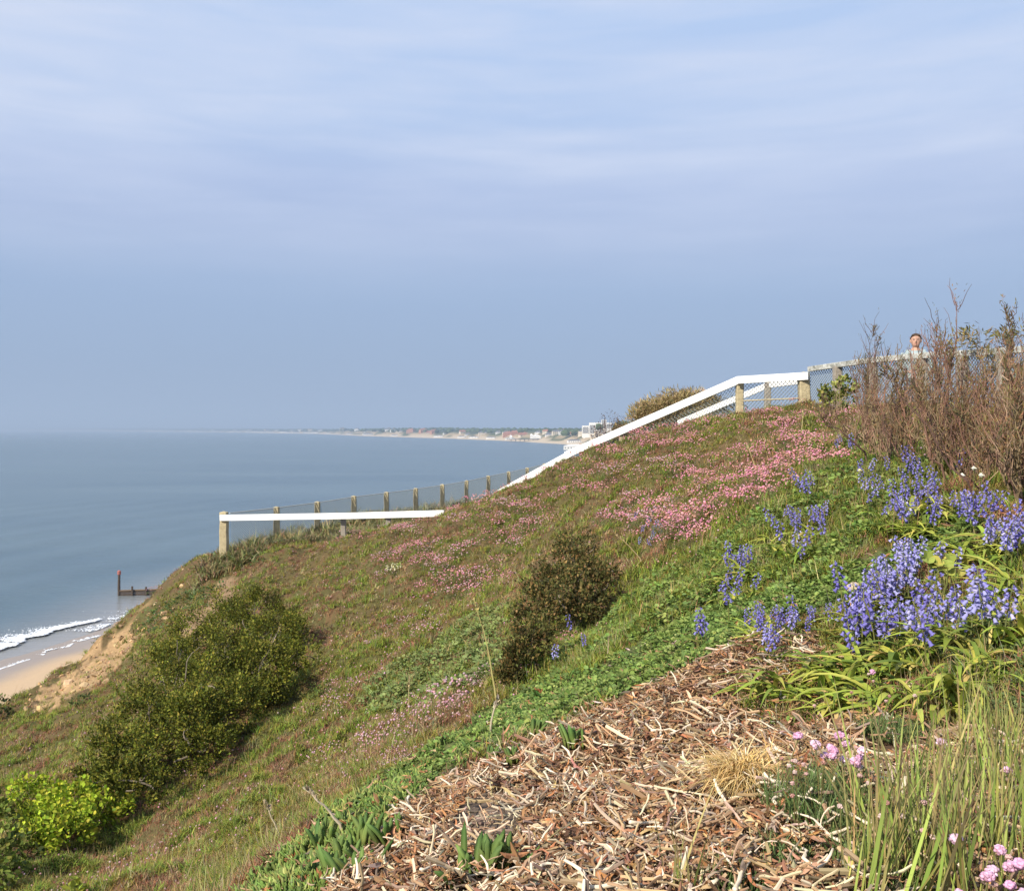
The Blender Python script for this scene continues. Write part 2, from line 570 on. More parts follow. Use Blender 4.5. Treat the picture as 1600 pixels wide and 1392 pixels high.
# ------------------------------------------------------------------ ground
def ground():
    dense = np.linspace(-0.62, 0.62, 470)
    rest = np.linspace(0.62, 2 * math.pi - 0.62, 150)[1:-1]
    th = np.concatenate([dense, rest])
    r = np.concatenate([[0.25], np.exp(np.linspace(math.log(0.7), math.log(60), 520)), np.exp(np.linspace(math.log(60), math.log(170), 40))[1:]])
    TH, R = np.meshgrid(th, r, indexing='ij')
    X = R * np.sin(TH); Y = R * np.cos(TH)
    Z = height(X, Y)
    n, m = X.shape
    V = np.column_stack([X.ravel(), Y.ravel(), Z.ravel()])
    i = np.arange(n)[:, None]; j = np.arange(m - 1)[None]
    i2 = (i + 1) % n
    Q = np.stack([i * m + j, i * m + j + 1, i2 * m + j + 1, i2 * m + j], -1).reshape(-1, 4)
    # leave out what lies under the beach
    keep = ~np.all(V[Q][..., 2] < -0.5, axis=1)
    Q = Q[keep]
    # close the middle
    px, py = proj(V)
    x, y = V[:, 0], V[:, 1]
    e = edge_dist(x, y)
    front = y > 0.3
    n1 = fbm(x * 1.7, y * 1.7, 41, 4)
    n2 = fbm(x * 6, y * 6, 43, 3)
    c = np.empty((len(V), 3))
    turf = np.array([0.13, 0.095, 0.045])
    olive = np.array([0.10, 0.105, 0.03])
    c[:] = turf + (olive - turf) * np.clip((n1 - 0.35) * 3, 0, 1)[:, None]
    red = np.array([0.20, 0.10, 0.06])
    c = c + (red - c) * np.clip((n2 - 0.55) * 3, 0, 0.8)[:, None]
    jx = px + (n2 - 0.5) * 40; jy = py + (n1 - 0.5) * 50
    lit = inpoly(jx, jy, Z_LITTER) & front
    c[lit] = np.array([0.13, 0.075, 0.042]) * (0.7 + 0.6 * n2[lit])[:, None]
    soil = np.clip(1 - np.hypot((px - 760) / 80, (py - 1275) / 45), 0, 1) * front
    c = c + (np.array([0.15, 0.115, 0.09]) - c) * np.clip(soil * 2.4, 0, 1)[:, None]
    gr = (inpoly(jx, jy, Z_GREEN) | inpoly(jx, jy, Z_MAT) | inpoly(jx, jy, Z_MID)) & front
    c[gr] = np.array([0.10, 0.12, 0.04]) * (0.7 + 0.6 * n2[gr])[:, None]
    scr = (inpoly(jx, jy, Z_SCREE) | inpoly(px + (n2 - .5) * 20, py + (n1 - .5) * 20, Z_TRACK)) & front
    trk = inpoly(px, py, Z_TRACK)
    c[scr] = np.where(trk[scr][:, None], np.array([0.30, 0.20, 0.115]), np.array([0.44, 0.29, 0.15])) * (0.75 + 0.5 * n2[scr])[:, None]
    # bare sandy cliff below the edge and the worn rim
    bare = np.clip((e + (n1 - 0.5) * 4.0 + 0.1) * 0.9, 0, 1) * (0.5 + 0.5 * np.clip((fbm(x * 1.3, y * 1.3, 51, 3) - 0.42) * 8, 0, 1))
    sandc = np.array([0.40, 0.26, 0.13]) * (0.72 + 0.5 * n2)[:, None]
    c = c + (sandc - c) * bare[:, None]
    o = MB().add(V, quads=Q, col=c)
    m_ = mat('ground', vcol=True, rough=0.95, spec=0.1, var=0.55, vscale=14.0, bump=0.9, bscale=30, dark=(0.05, 0.035, 0.02))
    ob = o.build('ground', m_, smooth=True)
    tag(ob, kind='structure')


ground()


# ------------------------------------------------------------------ beach, sea, surf
SHORE = np.array([(-70, 40), (-66, 75), (-61, 112), (-57.5, 130), (-57, 150), (-55, 175), (-48, 205), (-25, 290), (22, 440), (58, 680), (84, 1000), (96, 1290), (114, 1660), (0, 2220), (-200, 2850), (-620, 3900), (-1250, 5900), (-2600, 8600), (-4400, 11600), (-9000, 17500), (-16000, 25000), (-26000, 34000)], float)


def resample(P, n, power=1.0):
    d = np.concatenate([[0], np.cumsum(np.hypot(*np.diff(P, axis=0).T))])
    s = d[-1] * np.linspace(0, 1, n) ** power
    return np.column_stack([np.interp(s, d, P[:, 0]), np.interp(s, d, P[:, 1])])


def shore_x(y):
    return np.interp(y, SHORE[:12, 1], SHORE[:12, 0])


def beach():
    ys = np.concatenate([np.linspace(-40, 260, 240), np.geomspace(262, 1660, 60)])
    ws = np.concatenate([np.linspace(-40, 0, 12), np.linspace(0.6, 75, 60)])
    Y, W = np.meshgrid(ys, ws, indexing='ij')
    wob = (fbm(Y * 0.05, Y * 0 + 0.5, 61, 3) - 0.5) * 5
    X = shore_x(Y) + W + wob
    Z = np.where(W < 0, W * 0.05, 0.02 + W * 0.045 + 0.4 * np.clip(W / 18, 0, 1) ** 2) + (fbm(X * 0.6, Y * 0.6, 63, 3) - 0.5) * 0.06
    n, m = X.shape
    i = np.arange(n - 1)[:, None]; j = np.arange(m - 1)[None]
    Q = np.stack([i * m + j, i * m + j + 1, (i + 1) * m + j + 1, (i + 1) * m + j], -1).reshape(-1, 4)
    w = W.ravel() + 2.0 * (fbm(X * 0.2, Y * 0.2, 67, 3).ravel() - 0.5)
    dry = np.array([0.50, 0.355, 0.215]); wet = np.array([0.27, 0.235, 0.215])
    t = np.clip((w - 5.0) / 4.0, 0, 1)[:, None]
    c = wet + (dry - wet) * t
    m_ = mat('sand', vcol=True, rough=0.85, spec=0.25, var=0.25, vscale=3.0, bump=0.3, bscale=6, dark=(0.30, 0.22, 0.14))
    ob = MB().add(np.column_stack([X.ravel(), Y.ravel(), Z.ravel()]), quads=Q, col=c).build('beach', m_, smooth=True)
    tag(ob, kind='structure')


beach()


def sea():
    m = bpy.data.materials.new('sea_water')
    m.use_nodes = True
    nt = m.node_tree; N = nt.nodes.new; L = nt.links.new
    p = nt.nodes['Principled BSDF']
    p.inputs['Roughness'].default_value = 0.22
    p.inputs['Specular IOR Level'].default_value = 0.3
    p.inputs['IOR'].default_value = 1.33
    tc = N('ShaderNodeTexCoord')
    # patches of cat's-paw and turbid inshore water: its own colour
    mp = N('ShaderNodeMapping'); mp.inputs['Scale'].default_value = (0.004, 0.016, 1)
    L(tc.outputs['Object'], mp.inputs[0])
    nz = N('ShaderNodeTexNoise'); nz.inputs['Scale'].default_value = 1.0; nz.inputs['Detail'].default_value = 6
    L(mp.outputs[0], nz.inputs['Vector'])
    cr = N('ShaderNodeValToRGB')
    cr.color_ramp.elements[0].position = 0.36; cr.color_ramp.elements[0].color = (0.055, 0.095, 0.115, 1)
    cr.color_ramp.elements[1].position = 0.66; cr.color_ramp.elements[1].color = (0.085, 0.13, 0.145, 1)
    L(nz.outputs[0], cr.inputs[0])
    a = N('ShaderNodeVertexColor'); a.layer_name = 'col'
    sx = N('ShaderNodeSeparateColor'); L(a.outputs[0], sx.inputs[0])
    mx = N('ShaderNodeMix'); mx.data_type = 'RGBA'
    L(sx.outputs[0], mx.inputs['Factor']); L(cr.outputs[0], mx.inputs['A'])
    mx.inputs['B'].default_value = (0.25, 0.24, 0.225, 1)
    L(mx.outputs['Result'], p.inputs['Base Color'])
    w1 = N('ShaderNodeTexNoise'); w1.inputs['Scale'].default_value = 0.22; w1.inputs['Detail'].default_value = 8; w1.inputs['Roughness'].default_value = 0.6
    mp2 = N('ShaderNodeMapping'); mp2.inputs['Scale'].default_value = (0.6, 2.2, 1); mp2.inputs['Rotation'].default_value = (0, 0, math.radians(-14))
    L(tc.outputs['Object'], mp2.inputs[0]); L(mp2.outputs[0], w1.inputs['Vector'])
    b = N('ShaderNodeBump'); b.inputs['Strength'].default_value = 0.4; b.inputs['Distance'].default_value = 0.4
    L(w1.outputs[0], b.inputs['Height']); L(b.outputs[0], p.inputs['Normal'])
    # one sheet, finer near the shore where it swells
    r = np.concatenate([np.linspace(20, 420, 330), np.geomspace(425, 60000, 70)])
    th = np.concatenate([np.linspace(-1.25, 0.3, 260), np.linspace(0.32, 1.2, 30)])
    TH, R = np.meshgrid(th, r, indexing='ij')
    X = R * np.sin(TH); Y = R * np.cos(TH)
    off = X - shore_x(Y)
    sw = np.clip(-off / 20, 0, 1) * np.clip((420 - R) / 150, 0, 1)
    ph = off * 0.32 + Y * 0.02 + 4 * fbm(X * 0.015, Y * 0.03, 71, 3)
    Z = sw * (0.16 * np.sin(ph) + 0.25 * (fbm(X * 0.12, Y * 0.12, 73, 3) - 0.5))
    n, mm = X.shape
    i = np.arange(n - 1)[:, None]; j = np.arange(mm - 1)[None]
    Q = np.stack([i * mm + j, (i + 1) * mm + j, (i + 1) * mm + j + 1, i * mm + j + 1], -1).reshape(-1, 4)
    t = np.clip(1 + (off + 1) / 20, 0, 1) * np.clip((900 - R) / 500, 0, 1)
    c = np.repeat(t.ravel()[:, None] ** 1.5, 3, 1)
    ob = MB().add(np.column_stack([X.ravel(), Y.ravel(), Z.ravel()]), quads=Q, col=c).build('sea', m, smooth=True)
    tag(ob, kind='structure')


sea()


def on_sea(px, py):
    a, b = ray(px, py)
    d = -H / b
    return np.array([a * d, d, 0.0])


def surf():
    """small breakers: thousands of flecks of white water, thick at the breaking edge and thinning to seaward"""
    g = np.random.default_rng(19)
    fleck = np.array([(math.cos(t) * (1 + .25 * math.sin(3 * t)), math.sin(t) * .38, 0) for t in np.arange(7) * 2 * math.pi / 7] + [(0, 0, .35)])
    FT = np.array([(k, (k + 1) % 7, 7) for k in range(7)])
    mb = MB()

    def band(p0, p1, w0, w1, n, size, z, gap, bend=0.0, pw=1.0):
        t = g.uniform(0, 1, n) ** pw
        t = t[fbm(t * 26, t * 0 + z * 40, 7, 3) > gap]
        n = len(t)
        d = (p1 - p0); L = np.hypot(d[0], d[1]); d = d / L
        nx = np.array([-d[1], d[0], 0])
        w = (w0 + (w1 - w0) * t) * (0.45 + 1.1 * fbm(t * 18, t * 0 + 3, 9, 3))
        off = g.exponential(1.0, n) * .45 * w
        edge = (fbm(t * 9, t * 0 + 8, 11, 3) - .5) * 2.2 + bend * np.sin(t * math.pi)
        P = p0 + (p1 - p0) * t[:, None] + nx * (off + edge)[:, None]
        fade = np.clip(1.25 - off / (w + .1) * .5, .35, 1)
        P[:, 2] = 0.13 + z * fade * np.exp(-off / (w * .3 + .05)) + g.uniform(0, .05, n)
        sc = size * fade * np.exp(g.normal(0, .45, n))
        al = math.atan2(d[1], d[0]) + g.normal(0, .35, n)
        R = np.zeros((n, 3, 3)); R[:, 0, 0] = np.cos(al); R[:, 0, 1] = -np.sin(al); R[:, 1, 0] = np.sin(al); R[:, 1, 1] = np.cos(al); R[:, 2, 2] = 1
        scatter(mb, (fleck, [], FT), P, R, sc, np.tile((.84, .85, .85), (n, 1)))

    band(on_sea(-40, 1030), on_sea(155, 969), 5.5, .9, 5200, .17, .07, .28, .8)
    band(on_sea(140, 988), on_sea(245, 948), 3.0, 2.2, 1300, .13, .03, .46)
    band(on_sea(-20, 1052), on_sea(190, 984), .7, .6, 900, .13, .02, .46)
    ob = mb.build('surf_foam', mat('foam', (0.8, 0.82, 0.82), rough=0.7, vcol=True))
    tag(ob, label='white foam of small waves breaking along the sandy shore', cat='foam', kind='stuff')


surf()


# ------------------------------------------------------------------ far coast round the bay
def coast():
    C = resample(SHORE[10:], 420, 1.7)
    tan = np.gradient(C, axis=0); tan /= np.hypot(*tan.T)[:, None]
    nrm = np.column_stack([tan[:, 1], -tan[:, 0]])
    R = np.hypot(*C.T)
    base = 23 + 11 * (fbm(R / 700, R * 0, 81, 3) - 0.5) * 2
    base = base * np.clip((R - 700) / 500, 0.5, 1) * np.interp(R, [900, 3500, 6000, 12000, 20000, 40000], [1.05, 1.0, 0.9, 1.0, 1.6, 2.6])
    prof = [(0, -0.5), (25, 2.5), (45, 4), (60, 12), (78, 0), (110, 1), (220, 2), (420, 3), (700, 4), (1100, 0)]
    rows = []; cols = []
    for k, (w, z) in enumerate(prof):
        sc = np.interp(R, [900, 3000, 12000, 40000], [1, 1.2, 2.5, 6])
        P = C + nrm * (w * sc)[:, None]
        n = fbm(P[:, 0] / 60, P[:, 1] / 60, 83 + k, 3) - 0.5
        if k <= 3:
            zz = np.full(len(C), float(z)) + (n * 3 if k > 1 else 0)
            c = np.array([0.50, 0.40, 0.28]) if k < 3 else np.array([0.36, 0.27, 0.16])
            c = np.broadcast_to(c, (len(C), 3)).copy()
            c[n > 0.08] = (0.09, 0.10, 0.045) if k >= 2 else (0.5, 0.4, 0.28)
        else:
            zz = base * (1.0 + 0.08 * (k - 4)) + n * 8
            zz = zz if k < len(prof) - 1 else zz * 0.6
            c = np.array([0.055, 0.07, 0.035]) * (1 + n[:, None])
        rows.append(np.column_stack([P, zz])); cols.append(c)
    V = np.stack(rows, 1); n, m = V.shape[:2]
    Cc = np.stack(cols, 1).reshape(-1, 3)
    i = np.arange(n - 1)[:, None]; j = np.arange(m - 1)[None]
    Q = np.stack([i * m + j, (i + 1) * m + j, (i + 1) * m + j + 1, i * m + j + 1], -1).reshape(-1, 4)
    ob = MB().add(V.reshape(-1, 3), quads=Q, col=Cc).build('hills', mat('coast', vcol=True, rough=0.95, spec=0.1), smooth=True)
    tag(ob, kind='structure')
    # woods on the cliff tops: crowns merging into one mass
    mb = MB()
    idx = rng.integers(0, 330, 2600)
    for q in idx:
        w = rng.uniform(70, 420); sc = np.interp(R[q], [900, 3000, 12000, 40000], [1, 1.2, 2.5, 6])
        P = C[q] + nrm[q] * w * sc + rng.normal(0, 20 * sc, 2)
        hgt = base[q] * (1.0 + 0.08 * np.interp(w, [78, 420], [0, 3]))
        rad = rng.uniform(5, 10) * sc ** 0.5
        n_ = 7
        a = np.arange(n_) * 2 * math.pi / n_ + rng.uniform(0, 6)
        V = []
        for (rr, zz) in ((0.7, -0.4), (1.0, 0.25), (0.65, 0.75)):
            V += [(P[0] + rad * rr * rng.uniform(.75, 1.25) * math.cos(t), P[1] + rad * rr * rng.uniform(.75, 1.25) * math.sin(t), hgt + rad * zz * rng.uniform(.8, 1.2)) for t in a]
        V.append((P[0], P[1], hgt + rad * 1.0))
        Qd = [(l * n_ + k, l * n_ + (k + 1) % n_, (l + 1) * n_ + (k + 1) % n_, (l + 1) * n_ + k) for l in range(2) for k in range(n_)]
        T = [(2 * n_ + k, 2 * n_ + (k + 1) % n_, 3 * n_) for k in range(n_)]
        mb.add(V, Qd, T, col=np.array([0.05, 0.07, 0.03]) * rng.uniform(0.7, 1.6))
    ob = mb.build('woodland', mat('far_trees', vcol=True, rough=0.95, spec=0.1), smooth=False)
    tag(ob, label='dark tree cover along the far cliff tops across the bay', cat='woodland', kind='stuff')
    return C, nrm, R, base


COAST = coast()

M_wall_w = mat('white_render', (0.78, 0.76, 0.72), rough=0.8, var=0.2, vscale=0.2)
M_wall_c = mat('cream_render', (0.62, 0.54, 0.42), rough=0.8, var=0.2, vscale=0.2)
M_brick = mat('red_brick', (0.42, 0.21, 0.14), rough=0.85, var=0.3, vscale=0.3)
M_roof = mat('roof_tile', (0.33, 0.15, 0.10), rough=0.85, var=0.4, vscale=0.3)
M_slate = mat('slate', (0.14, 0.145, 0.16), rough=0.7, var=0.3, vscale=0.3)
M_glass = mat('window_glass', (0.05, 0.06, 0.08), rough=0.15, spec=0.6)


def block(mb, x0, x1, y0, y1, z0, z1, **k):
    V = [(x, y, z) for z in (z0, z1) for (x, y) in ((x0, y0), (x1, y0), (x1, y1), (x0, y1))]
    mb.add(V, [(0, 3, 2, 1), (4, 5, 6, 7), (0, 1, 5, 4), (1, 2, 6, 5), (2, 3, 7, 6), (3, 0, 4, 7)], **k)
    return mb


def villa(name, w, d, h, rh, mw, mr, hip=True):
    """a seaside house: walls, hipped or gabled roof with chimney, rows of windows"""
    root = empty(name, (0, 0, 0))
    wl = block(MB(), -w / 2, w / 2, -d / 2, d / 2, -6, h)
    e = 0.5; i = w * 0.28 if hip else -e
    V = [(-w / 2 - e, -d / 2 - e, h), (w / 2 + e, -d / 2 - e, h), (w / 2 + e, d / 2 + e, h), (-w / 2 - e, d / 2 + e, h), (-w / 2 + i, 0, h + rh), (w / 2 - i, 0, h + rh)]
    rf = MB().add(V, [(0, 1, 5, 4), (2, 3, 4, 5), (3, 2, 1, 0)], [(1, 2, 5), (3, 0, 4)]).build('roof', mr, root)
    block(MB(), w * 0.18, w * 0.18 + 1.2, -0.6, 0.6, h + rh * 0.4, h + rh + 1.8).build('chimney', M_brick, rf)
    mb = wl
    nf = max(1, int(h // 3.2)); nw = max(2, int(w // 4))
    for f in range(nf):
        for k in range(nw):
            x = -w / 2 + (k + 0.5) * w / nw
            block(mb, x - 0.75, x + 0.75, -d / 2 - 0.06, -d / 2 + 0.1, f * 3.2 + 1.0, f * 3.2 + 2.6, mat=1)
    mb.build('wall', [mw, M_glass], root)
    return root


def hotel(name, w, d, floors, mw, steps=3):
    """a stepped white hotel with bands of balconies"""
    root = empty(name, (0, 0, 0))
    mb = MB(); gl = mb; bal = mb
    for s in range(steps):
        x0 = -w / 2 + s * w / steps; x1 = x0 + w / steps - 0.2
        hh = (floors - abs(s - 1) * 1.5) * 3.2
        block(mb, x0, x1, -d / 2, d / 2, -8, hh)
        for f in range(int(hh // 3.2)):
            block(gl, x0 + 1, x1 - 1, -d / 2 - 0.08, -d / 2 + 0.2, f * 3.2 + 0.9, f * 3.2 + 2.5, mat=1)
            block(bal, x0 + 0.4, x1 - 0.4, -d / 2 - 1.4, -d / 2 - 0.1, f * 3.2 - 0.1, f * 3.2 + 0.8)
    mb.build('wall', [mw, M_glass], root)
    return root


def far_town():
    C, nrm, R, base = COAST
    protos = [villa('white_house', 16, 11, 7, 4, M_wall_w, M_slate), villa('red_roofed_house', 15, 11, 7, 4.5, M_wall_c, M_roof, False), villa('brick_house', 18, 12, 9.5, 4.5, M_brick, M_roof),
              villa('cream_house', 22, 12, 10, 4, M_wall_c, M_slate)]
    labs = ['white rendered house with slate roof on the far wooded shore', 'cream house with gabled red tile roof on the far wooded shore',
            'red brick house with hipped tile roof on the far wooded shore', 'long cream house with slate roof on the far wooded shore']
    for o, l in zip(protos, labs):
        tag(o, l, 'house', 'houses along the far shore')
    used = set()
    spots = []
    # pixel column, height above the water in pixels, kind, size factor
    for (px, up, k, s) in [(608, 7, 2, 1.6), (622, 8, 2, 1.5), (634, 6, 1, 1.5), (640, 7, 2, 1.4), (520, 8, 0, 1.5), (568, 9, 0, 1.7), (576, 9, 0, 1.3), (500, 7, 3, 1.5), (660, 6, 0, 1.1), (680, 9, 1, 1.2),
                           (735, 10, 0, 1.0), (748, 9, 3, 0.9), (757, 6, 2, 1.4), (765, 8, 2, 1.3), (776, 7, 1, 1.4), (790, 12, 0, 0.9), (800, 14, 1, 0.9), (812, 9, 0, 1.1), (818, 13, 3, 0.9), (824, 15, 0, 1.0),
                           (838, 12, 1, 0.9), (850, 15, 3, 0.8), (862, 10, 0, 0.8), (876, 14, 1, 0.8), (888, 11, 3, 0.8), (902, 9, 0, 0.8), (912, 7, 0, 0.8), (918, 8, 3, 0.8), (716, 7, 3, 1.1), (700, 5, 0, 1.1),
                           (470, 5, 0, 1.6), (455, 5, 3, 1.5), (440, 5, 0, 1.9), (428, 4, 0, 1.7), (405, 4, 0, 1.8), (390, 4, 3, 1.7), (340, 4, 0, 2.2), (300, 4, 0, 2.4), (275, 4, 0, 2.4), (262, 4, 3, 2.4), (312, 5, 0, 2.0), (365, 3, 3, 2), (540, 5, 0, 1.2), (590, 6, 3, 1.2)]:
        # where this bearing crosses the coast
        u = (px - 800) / F
        k0 = int(np.argmin(np.abs(C[:, 0] / C[:, 1] - u) + (C[:, 1] < 1500) * 1.0))
        z = 1.5 + up / F * R[k0]
        w = np.interp(z, [3, 12, 30, 45], [32, 60, 85, 330]) * np.interp(R[k0], [900, 3000, 12000, 40000], [1, 1.2, 2.5, 6])
        P = C[k0] + nrm[k0] * w
        z = max(z - 6 * s, 2.5)
        loc = (P[0], P[1], z); rot = (0, 0, math.atan2(-P[0], P[1]) + rng.uniform(-0.5, 0.5))
        if k not in used:
            used.add(k); o = protos[k]; o.location = loc; o.rotation_euler = rot; o.scale = (s, s, s)
        else:
            dup(protos[k], loc, rot, s)
    # beach huts and pale promenade buildings on the waterline
    hut = villa('promenade_building', 26, 8, 4, 2, M_wall_w, M_slate)
    tag(hut, 'low white building at the foot of the far cliffs', 'building', 'promenade buildings on the far beach')
    first = True
    for px in list(range(258, 470, 13)) + [482, 505, 530, 560, 600, 668, 708, 720, 742, 772, 868, 905]:
        u = (px + rng.uniform(-4, 4) - 800) / F
        k0 = int(np.argmin(np.abs(C[:, 0] / C[:, 1] - u) + (C[:, 1] < 1500) * 1.0))
        sc = np.interp(R[k0], [900, 3000, 12000, 40000], [0.8, 1.3, 2.6, 6]) * rng.uniform(0.7, 1.2)
        P = C[k0] + nrm[k0] * 30 * np.interp(R[k0], [900, 3000, 12000, 40000], [1, 1.2, 2.5, 6])
        loc = (P[0], P[1], 3.0); rot = (0, 0, math.atan2(-P[0], P[1]) + rng.uniform(-0.3, 0.3))
        if first:
            hut.location = loc; hut.rotation_euler = rot; hut.scale = (sc, sc, sc); first = False
        else:
            dup(hut, loc, rot, sc)
    p = at(926, 676, 1500)
    hotel1 = hotel('hotel', 34, 14, 5, M_wall_w); hotel1.location = (p[0], p[1], p[2]); hotel1.rotation_euler = (0, 0, -0.1)
    tag(hotel1, 'white stepped hotel on the wooded cliff just left of the twiggy bush', 'hotel')
    p = at(944, 668, 1540)
    hotel2 = hotel('hotel', 26, 14, 4, M_wall_w); hotel2.location = p; hotel2.rotation_euler = (0, 0, -0.15)
    tag(hotel2, 'upper pale hotel block half hidden by the twiggy bush', 'hotel')
    p = at(932, 683, 1480)
    hotel3 = hotel('hotel', 20, 12, 3, M_wall_c); hotel3.location = p
    tag(hotel3, 'low cream block below the white stepped hotel', 'hotel')
    p = at(899, 701.5, 1290)
    cafe = villa('beach_cafe', 34, 10, 4.5, 2.4, M_wall_w, M_wall_w); cafe.location = (p[0], p[1], p[2]); cafe.scale = (0.95,) * 3
    tag(cafe, 'low white pavilion at the waterline beside the sloping white rail', 'pavilion')


far_town()


def pier():
    root = empty('pier', (0, 2130, 0), 'long seaside pier with white pavilion reaching out from the far beach', 'pier')
    a = at(868, 690, 2250); b = at(795, 690, 2080)
    o = np.array([0, 2130, 0.0])
    a[2] = b[2] = 6.0
    V, Q = bar(a - o, b - o, 11, 1.2)
    MB().add(V, Q).build('deck', M_slate, root)
    d = b - a
    for k in range(11):
        c = a + d * (k + 0.5) / 11
        V, Q, T = tube([c - o + np.array([0, -4, -8]), c - o + np.array([0, -4, -0.6])], 0.8, 6)
        MB().add(V, Q, T).build('pile', M_slate, root)
    for (px, wd, hh, rr, nm) in ((836, 22, 6, 3, 'pavilion'), (848, 12, 4.5, 2, 'kiosk'), (829, 6, 8, 4, 'tower'), (798, 6, 6, 3, 'shelter')):
        t = (868 - px) / 73.0
        c = a + d * t - o
        m = block(MB(), c[0] - wd / 2, c[0] + wd / 2, c[1] - 4, c[1] + 4, c[2] + 0.7, c[2] + hh)
        V = [(c[0] - wd / 2 - .6, c[1] - 4.6, c[2] + hh), (c[0] + wd / 2 + .6, c[1] - 4.6, c[2] + hh), (c[0] + wd / 2 + .6, c[1] + 4.6, c[2] + hh), (c[0] - wd / 2 - .6, c[1] + 4.6, c[2] + hh), (c[0] - wd * .25, c[1], c[2] + hh + rr), (c[0] + wd * .25, c[1], c[2] + hh + rr)]
        m.add(V, [(0, 1, 5, 4), (2, 3, 4, 5), (3, 2, 1, 0)], [(1, 2, 5), (3, 0, 4)])
        m.build(nm, M_wall_w, root)


pier()


def groyne():
    M_t = mat('wet_timber', (0.085, 0.06, 0.042), rough=0.7, var=0.6, vscale=2, bump=0.5, bscale=6)
    M_top = mat('dry_timber', (0.22, 0.15, 0.09), rough=0.85, var=0.5, vscale=2)
    M_red = mat('red_marker', (0.34, 0.12, 0.10), rough=0.6)
    p = at(186, 931, 156.0); p[2] = 0
    q = np.array([-46, 158.0, 0])
    root = empty('groyne', p, 'dark timber groyne with tall marker post running into the sea', 'groyne')
    d = q - p; n = 9
    mb = MB()
    for r_ in range(4):
        V, Q = bar(np.array([0, 0, -0.7 + 0.42 * r_]), d + np.array([0, 0, -0.3 + 0.42 * r_]), 0.16, 0.38)
        mb.add(V, Q)
    mb.build('plank_wall', M_t, root)
    V, Q = bar(np.array([0, 0.0, 0.86]), d + np.array([0, 0, 1.26]), 0.34, 0.16)
    MB().add(V, Q).build('capping', M_top, root)
    for k in range(1, n):
        c = d * k / n
        V, Q = bar(c + np.array([0, -0.28, -1.5]), c + np.array([0, -0.28, 1.25 + rng.uniform(0, 0.4)]), 0.26, 0.26, up=(0, 1, 0))
        MB().add(V, Q).build('pile', M_t, root)
    V, Q, T = tube([(0, 0, -2), (0, 0, 1.5), (0.05, 0, 3.5)], [0.24, 0.22, 0.2], 10)
    mk = MB().add(V, Q, T).build('marker_post', M_t, root)
    m = MB()
    V, Q, T = tube([(0.05, 0, 3.5), (0.05, 0, 3.62), (0.05, 0, 4.15), (0.05, 0, 4.3)], [0.2, 0.30, 0.30, 0.12], 12)
    m.add(V, Q, T).build('beacon', M_red, mk)


groyne()


# ------------------------------------------------------------------ haze over the bay
def haze():
    m = bpy.data.materials.new('haze')
    m.use_nodes = True
    nt = m.node_tree
    nt.nodes.remove(nt.nodes['Principled BSDF'])
    v = nt.nodes.new('ShaderNodeVolumePrincipled')
    v.inputs['Color'].default_value = (0.50, 0.63, 0.81, 1)
    v.inputs['Density'].default_value = HAZE
    v.inputs['Anisotropy'].default_value = 0.0
    nt.links.new(v.outputs[0], nt.nodes['Material Output'].inputs['Volume'])
    mb = MB()
    block(mb, -70000, 70000, -300, 70000, -45, 320)
    o = mb.build('haze', m)
    tag(o, 'pale sea haze lying over the whole bay', 'haze', kind='stuff')


HAZE = 1.9e-4
haze()

# ------------------------------------------------------------------ fences
M_white = mat('white_paint', (0.86, 0.86, 0.84), rough=0.5, spec=0.3, var=0.3, vscale=4, bump=0.15, bscale=30, dark=(0.6, 0.57, 0.5))
M_post = mat('weathered_post', (0.52, 0.44, 0.27), rough=0.9, var=0.6, vscale=9, bump=0.6, bscale=25, dark=(0.20, 0.16, 0.095))
M_post_g = mat('grey_post', (0.33, 0.29, 0.24), rough=0.9, var=0.5, vscale=9, bump=0.6, bscale=25, dark=(0.17, 0.15, 0.12))
M_wire = mat('galvanised_wire', (0.20, 0.225, 0.22), rough=0.6, metal=0.25)
M_flaky = mat('flaking_paint', (0.60, 0.60, 0.56), rough=0.8, var=1.0, vscale=11, bump=0.8, bscale=30, dark=(0.14, 0.14, 0.11))


def link_mesh(base, top, step=0.065, w=0.0042):
    """diagonal wires of chain link between polylines base and top (same number of points)"""
    base = np.asarray(base, float); top = np.asarray(top, float)
    mb = MB()
    for a0, a1, b0, b1 in zip(base[:-1], base[1:], top[:-1], top[1:]):
        L = np.linalg.norm(a1 - a0); h = max(np.linalg.norm(b0 - a0), np.linalg.norm(b1 - a1))
        d = (a1 - a0) / L
        nrm = np.cross(d, (0, 0, 1.0)); nrm /= np.linalg.norm(nrm)
        for sgn in (1, -1):
            for k in np.arange(-h, L, step) if sgn == 1 else np.arange(0, L + h, step):
                # s = k + sgn * t
                t0, t1 = 0.0, h
                if sgn == 1:
                    t0 = max(t0, -k); t1 = min(t1, L - k)
                else:
                    t0 = max(t0, k - L); t1 = min(t1, k)
                if t1 - t0 < 0.02:
                    continue
                pts = []
                for t in (t0, t1):
                    s = (k + sgn * t) / L
                    lo = a0 + (a1 - a0) * s; hi = b0 + (b1 - b0) * s
                    pts.append(lo + (hi - lo) * t / h + nrm * 0.004 * sgn)
                p, q = pts
                e = (q - p) / np.linalg.norm(q - p); f = np.cross(e, nrm)
                V = [p + w * f, p - w * 0.5 * f + w * nrm, p - w * 0.5 * f - w * nrm, q + w * f, q - w * 0.5 * f + w * nrm, q - w * 0.5 * f - w * nrm]
                mb.add(V, [(0, 1, 4, 3), (1, 2, 5, 4), (2, 0, 3, 5)])
    return mb


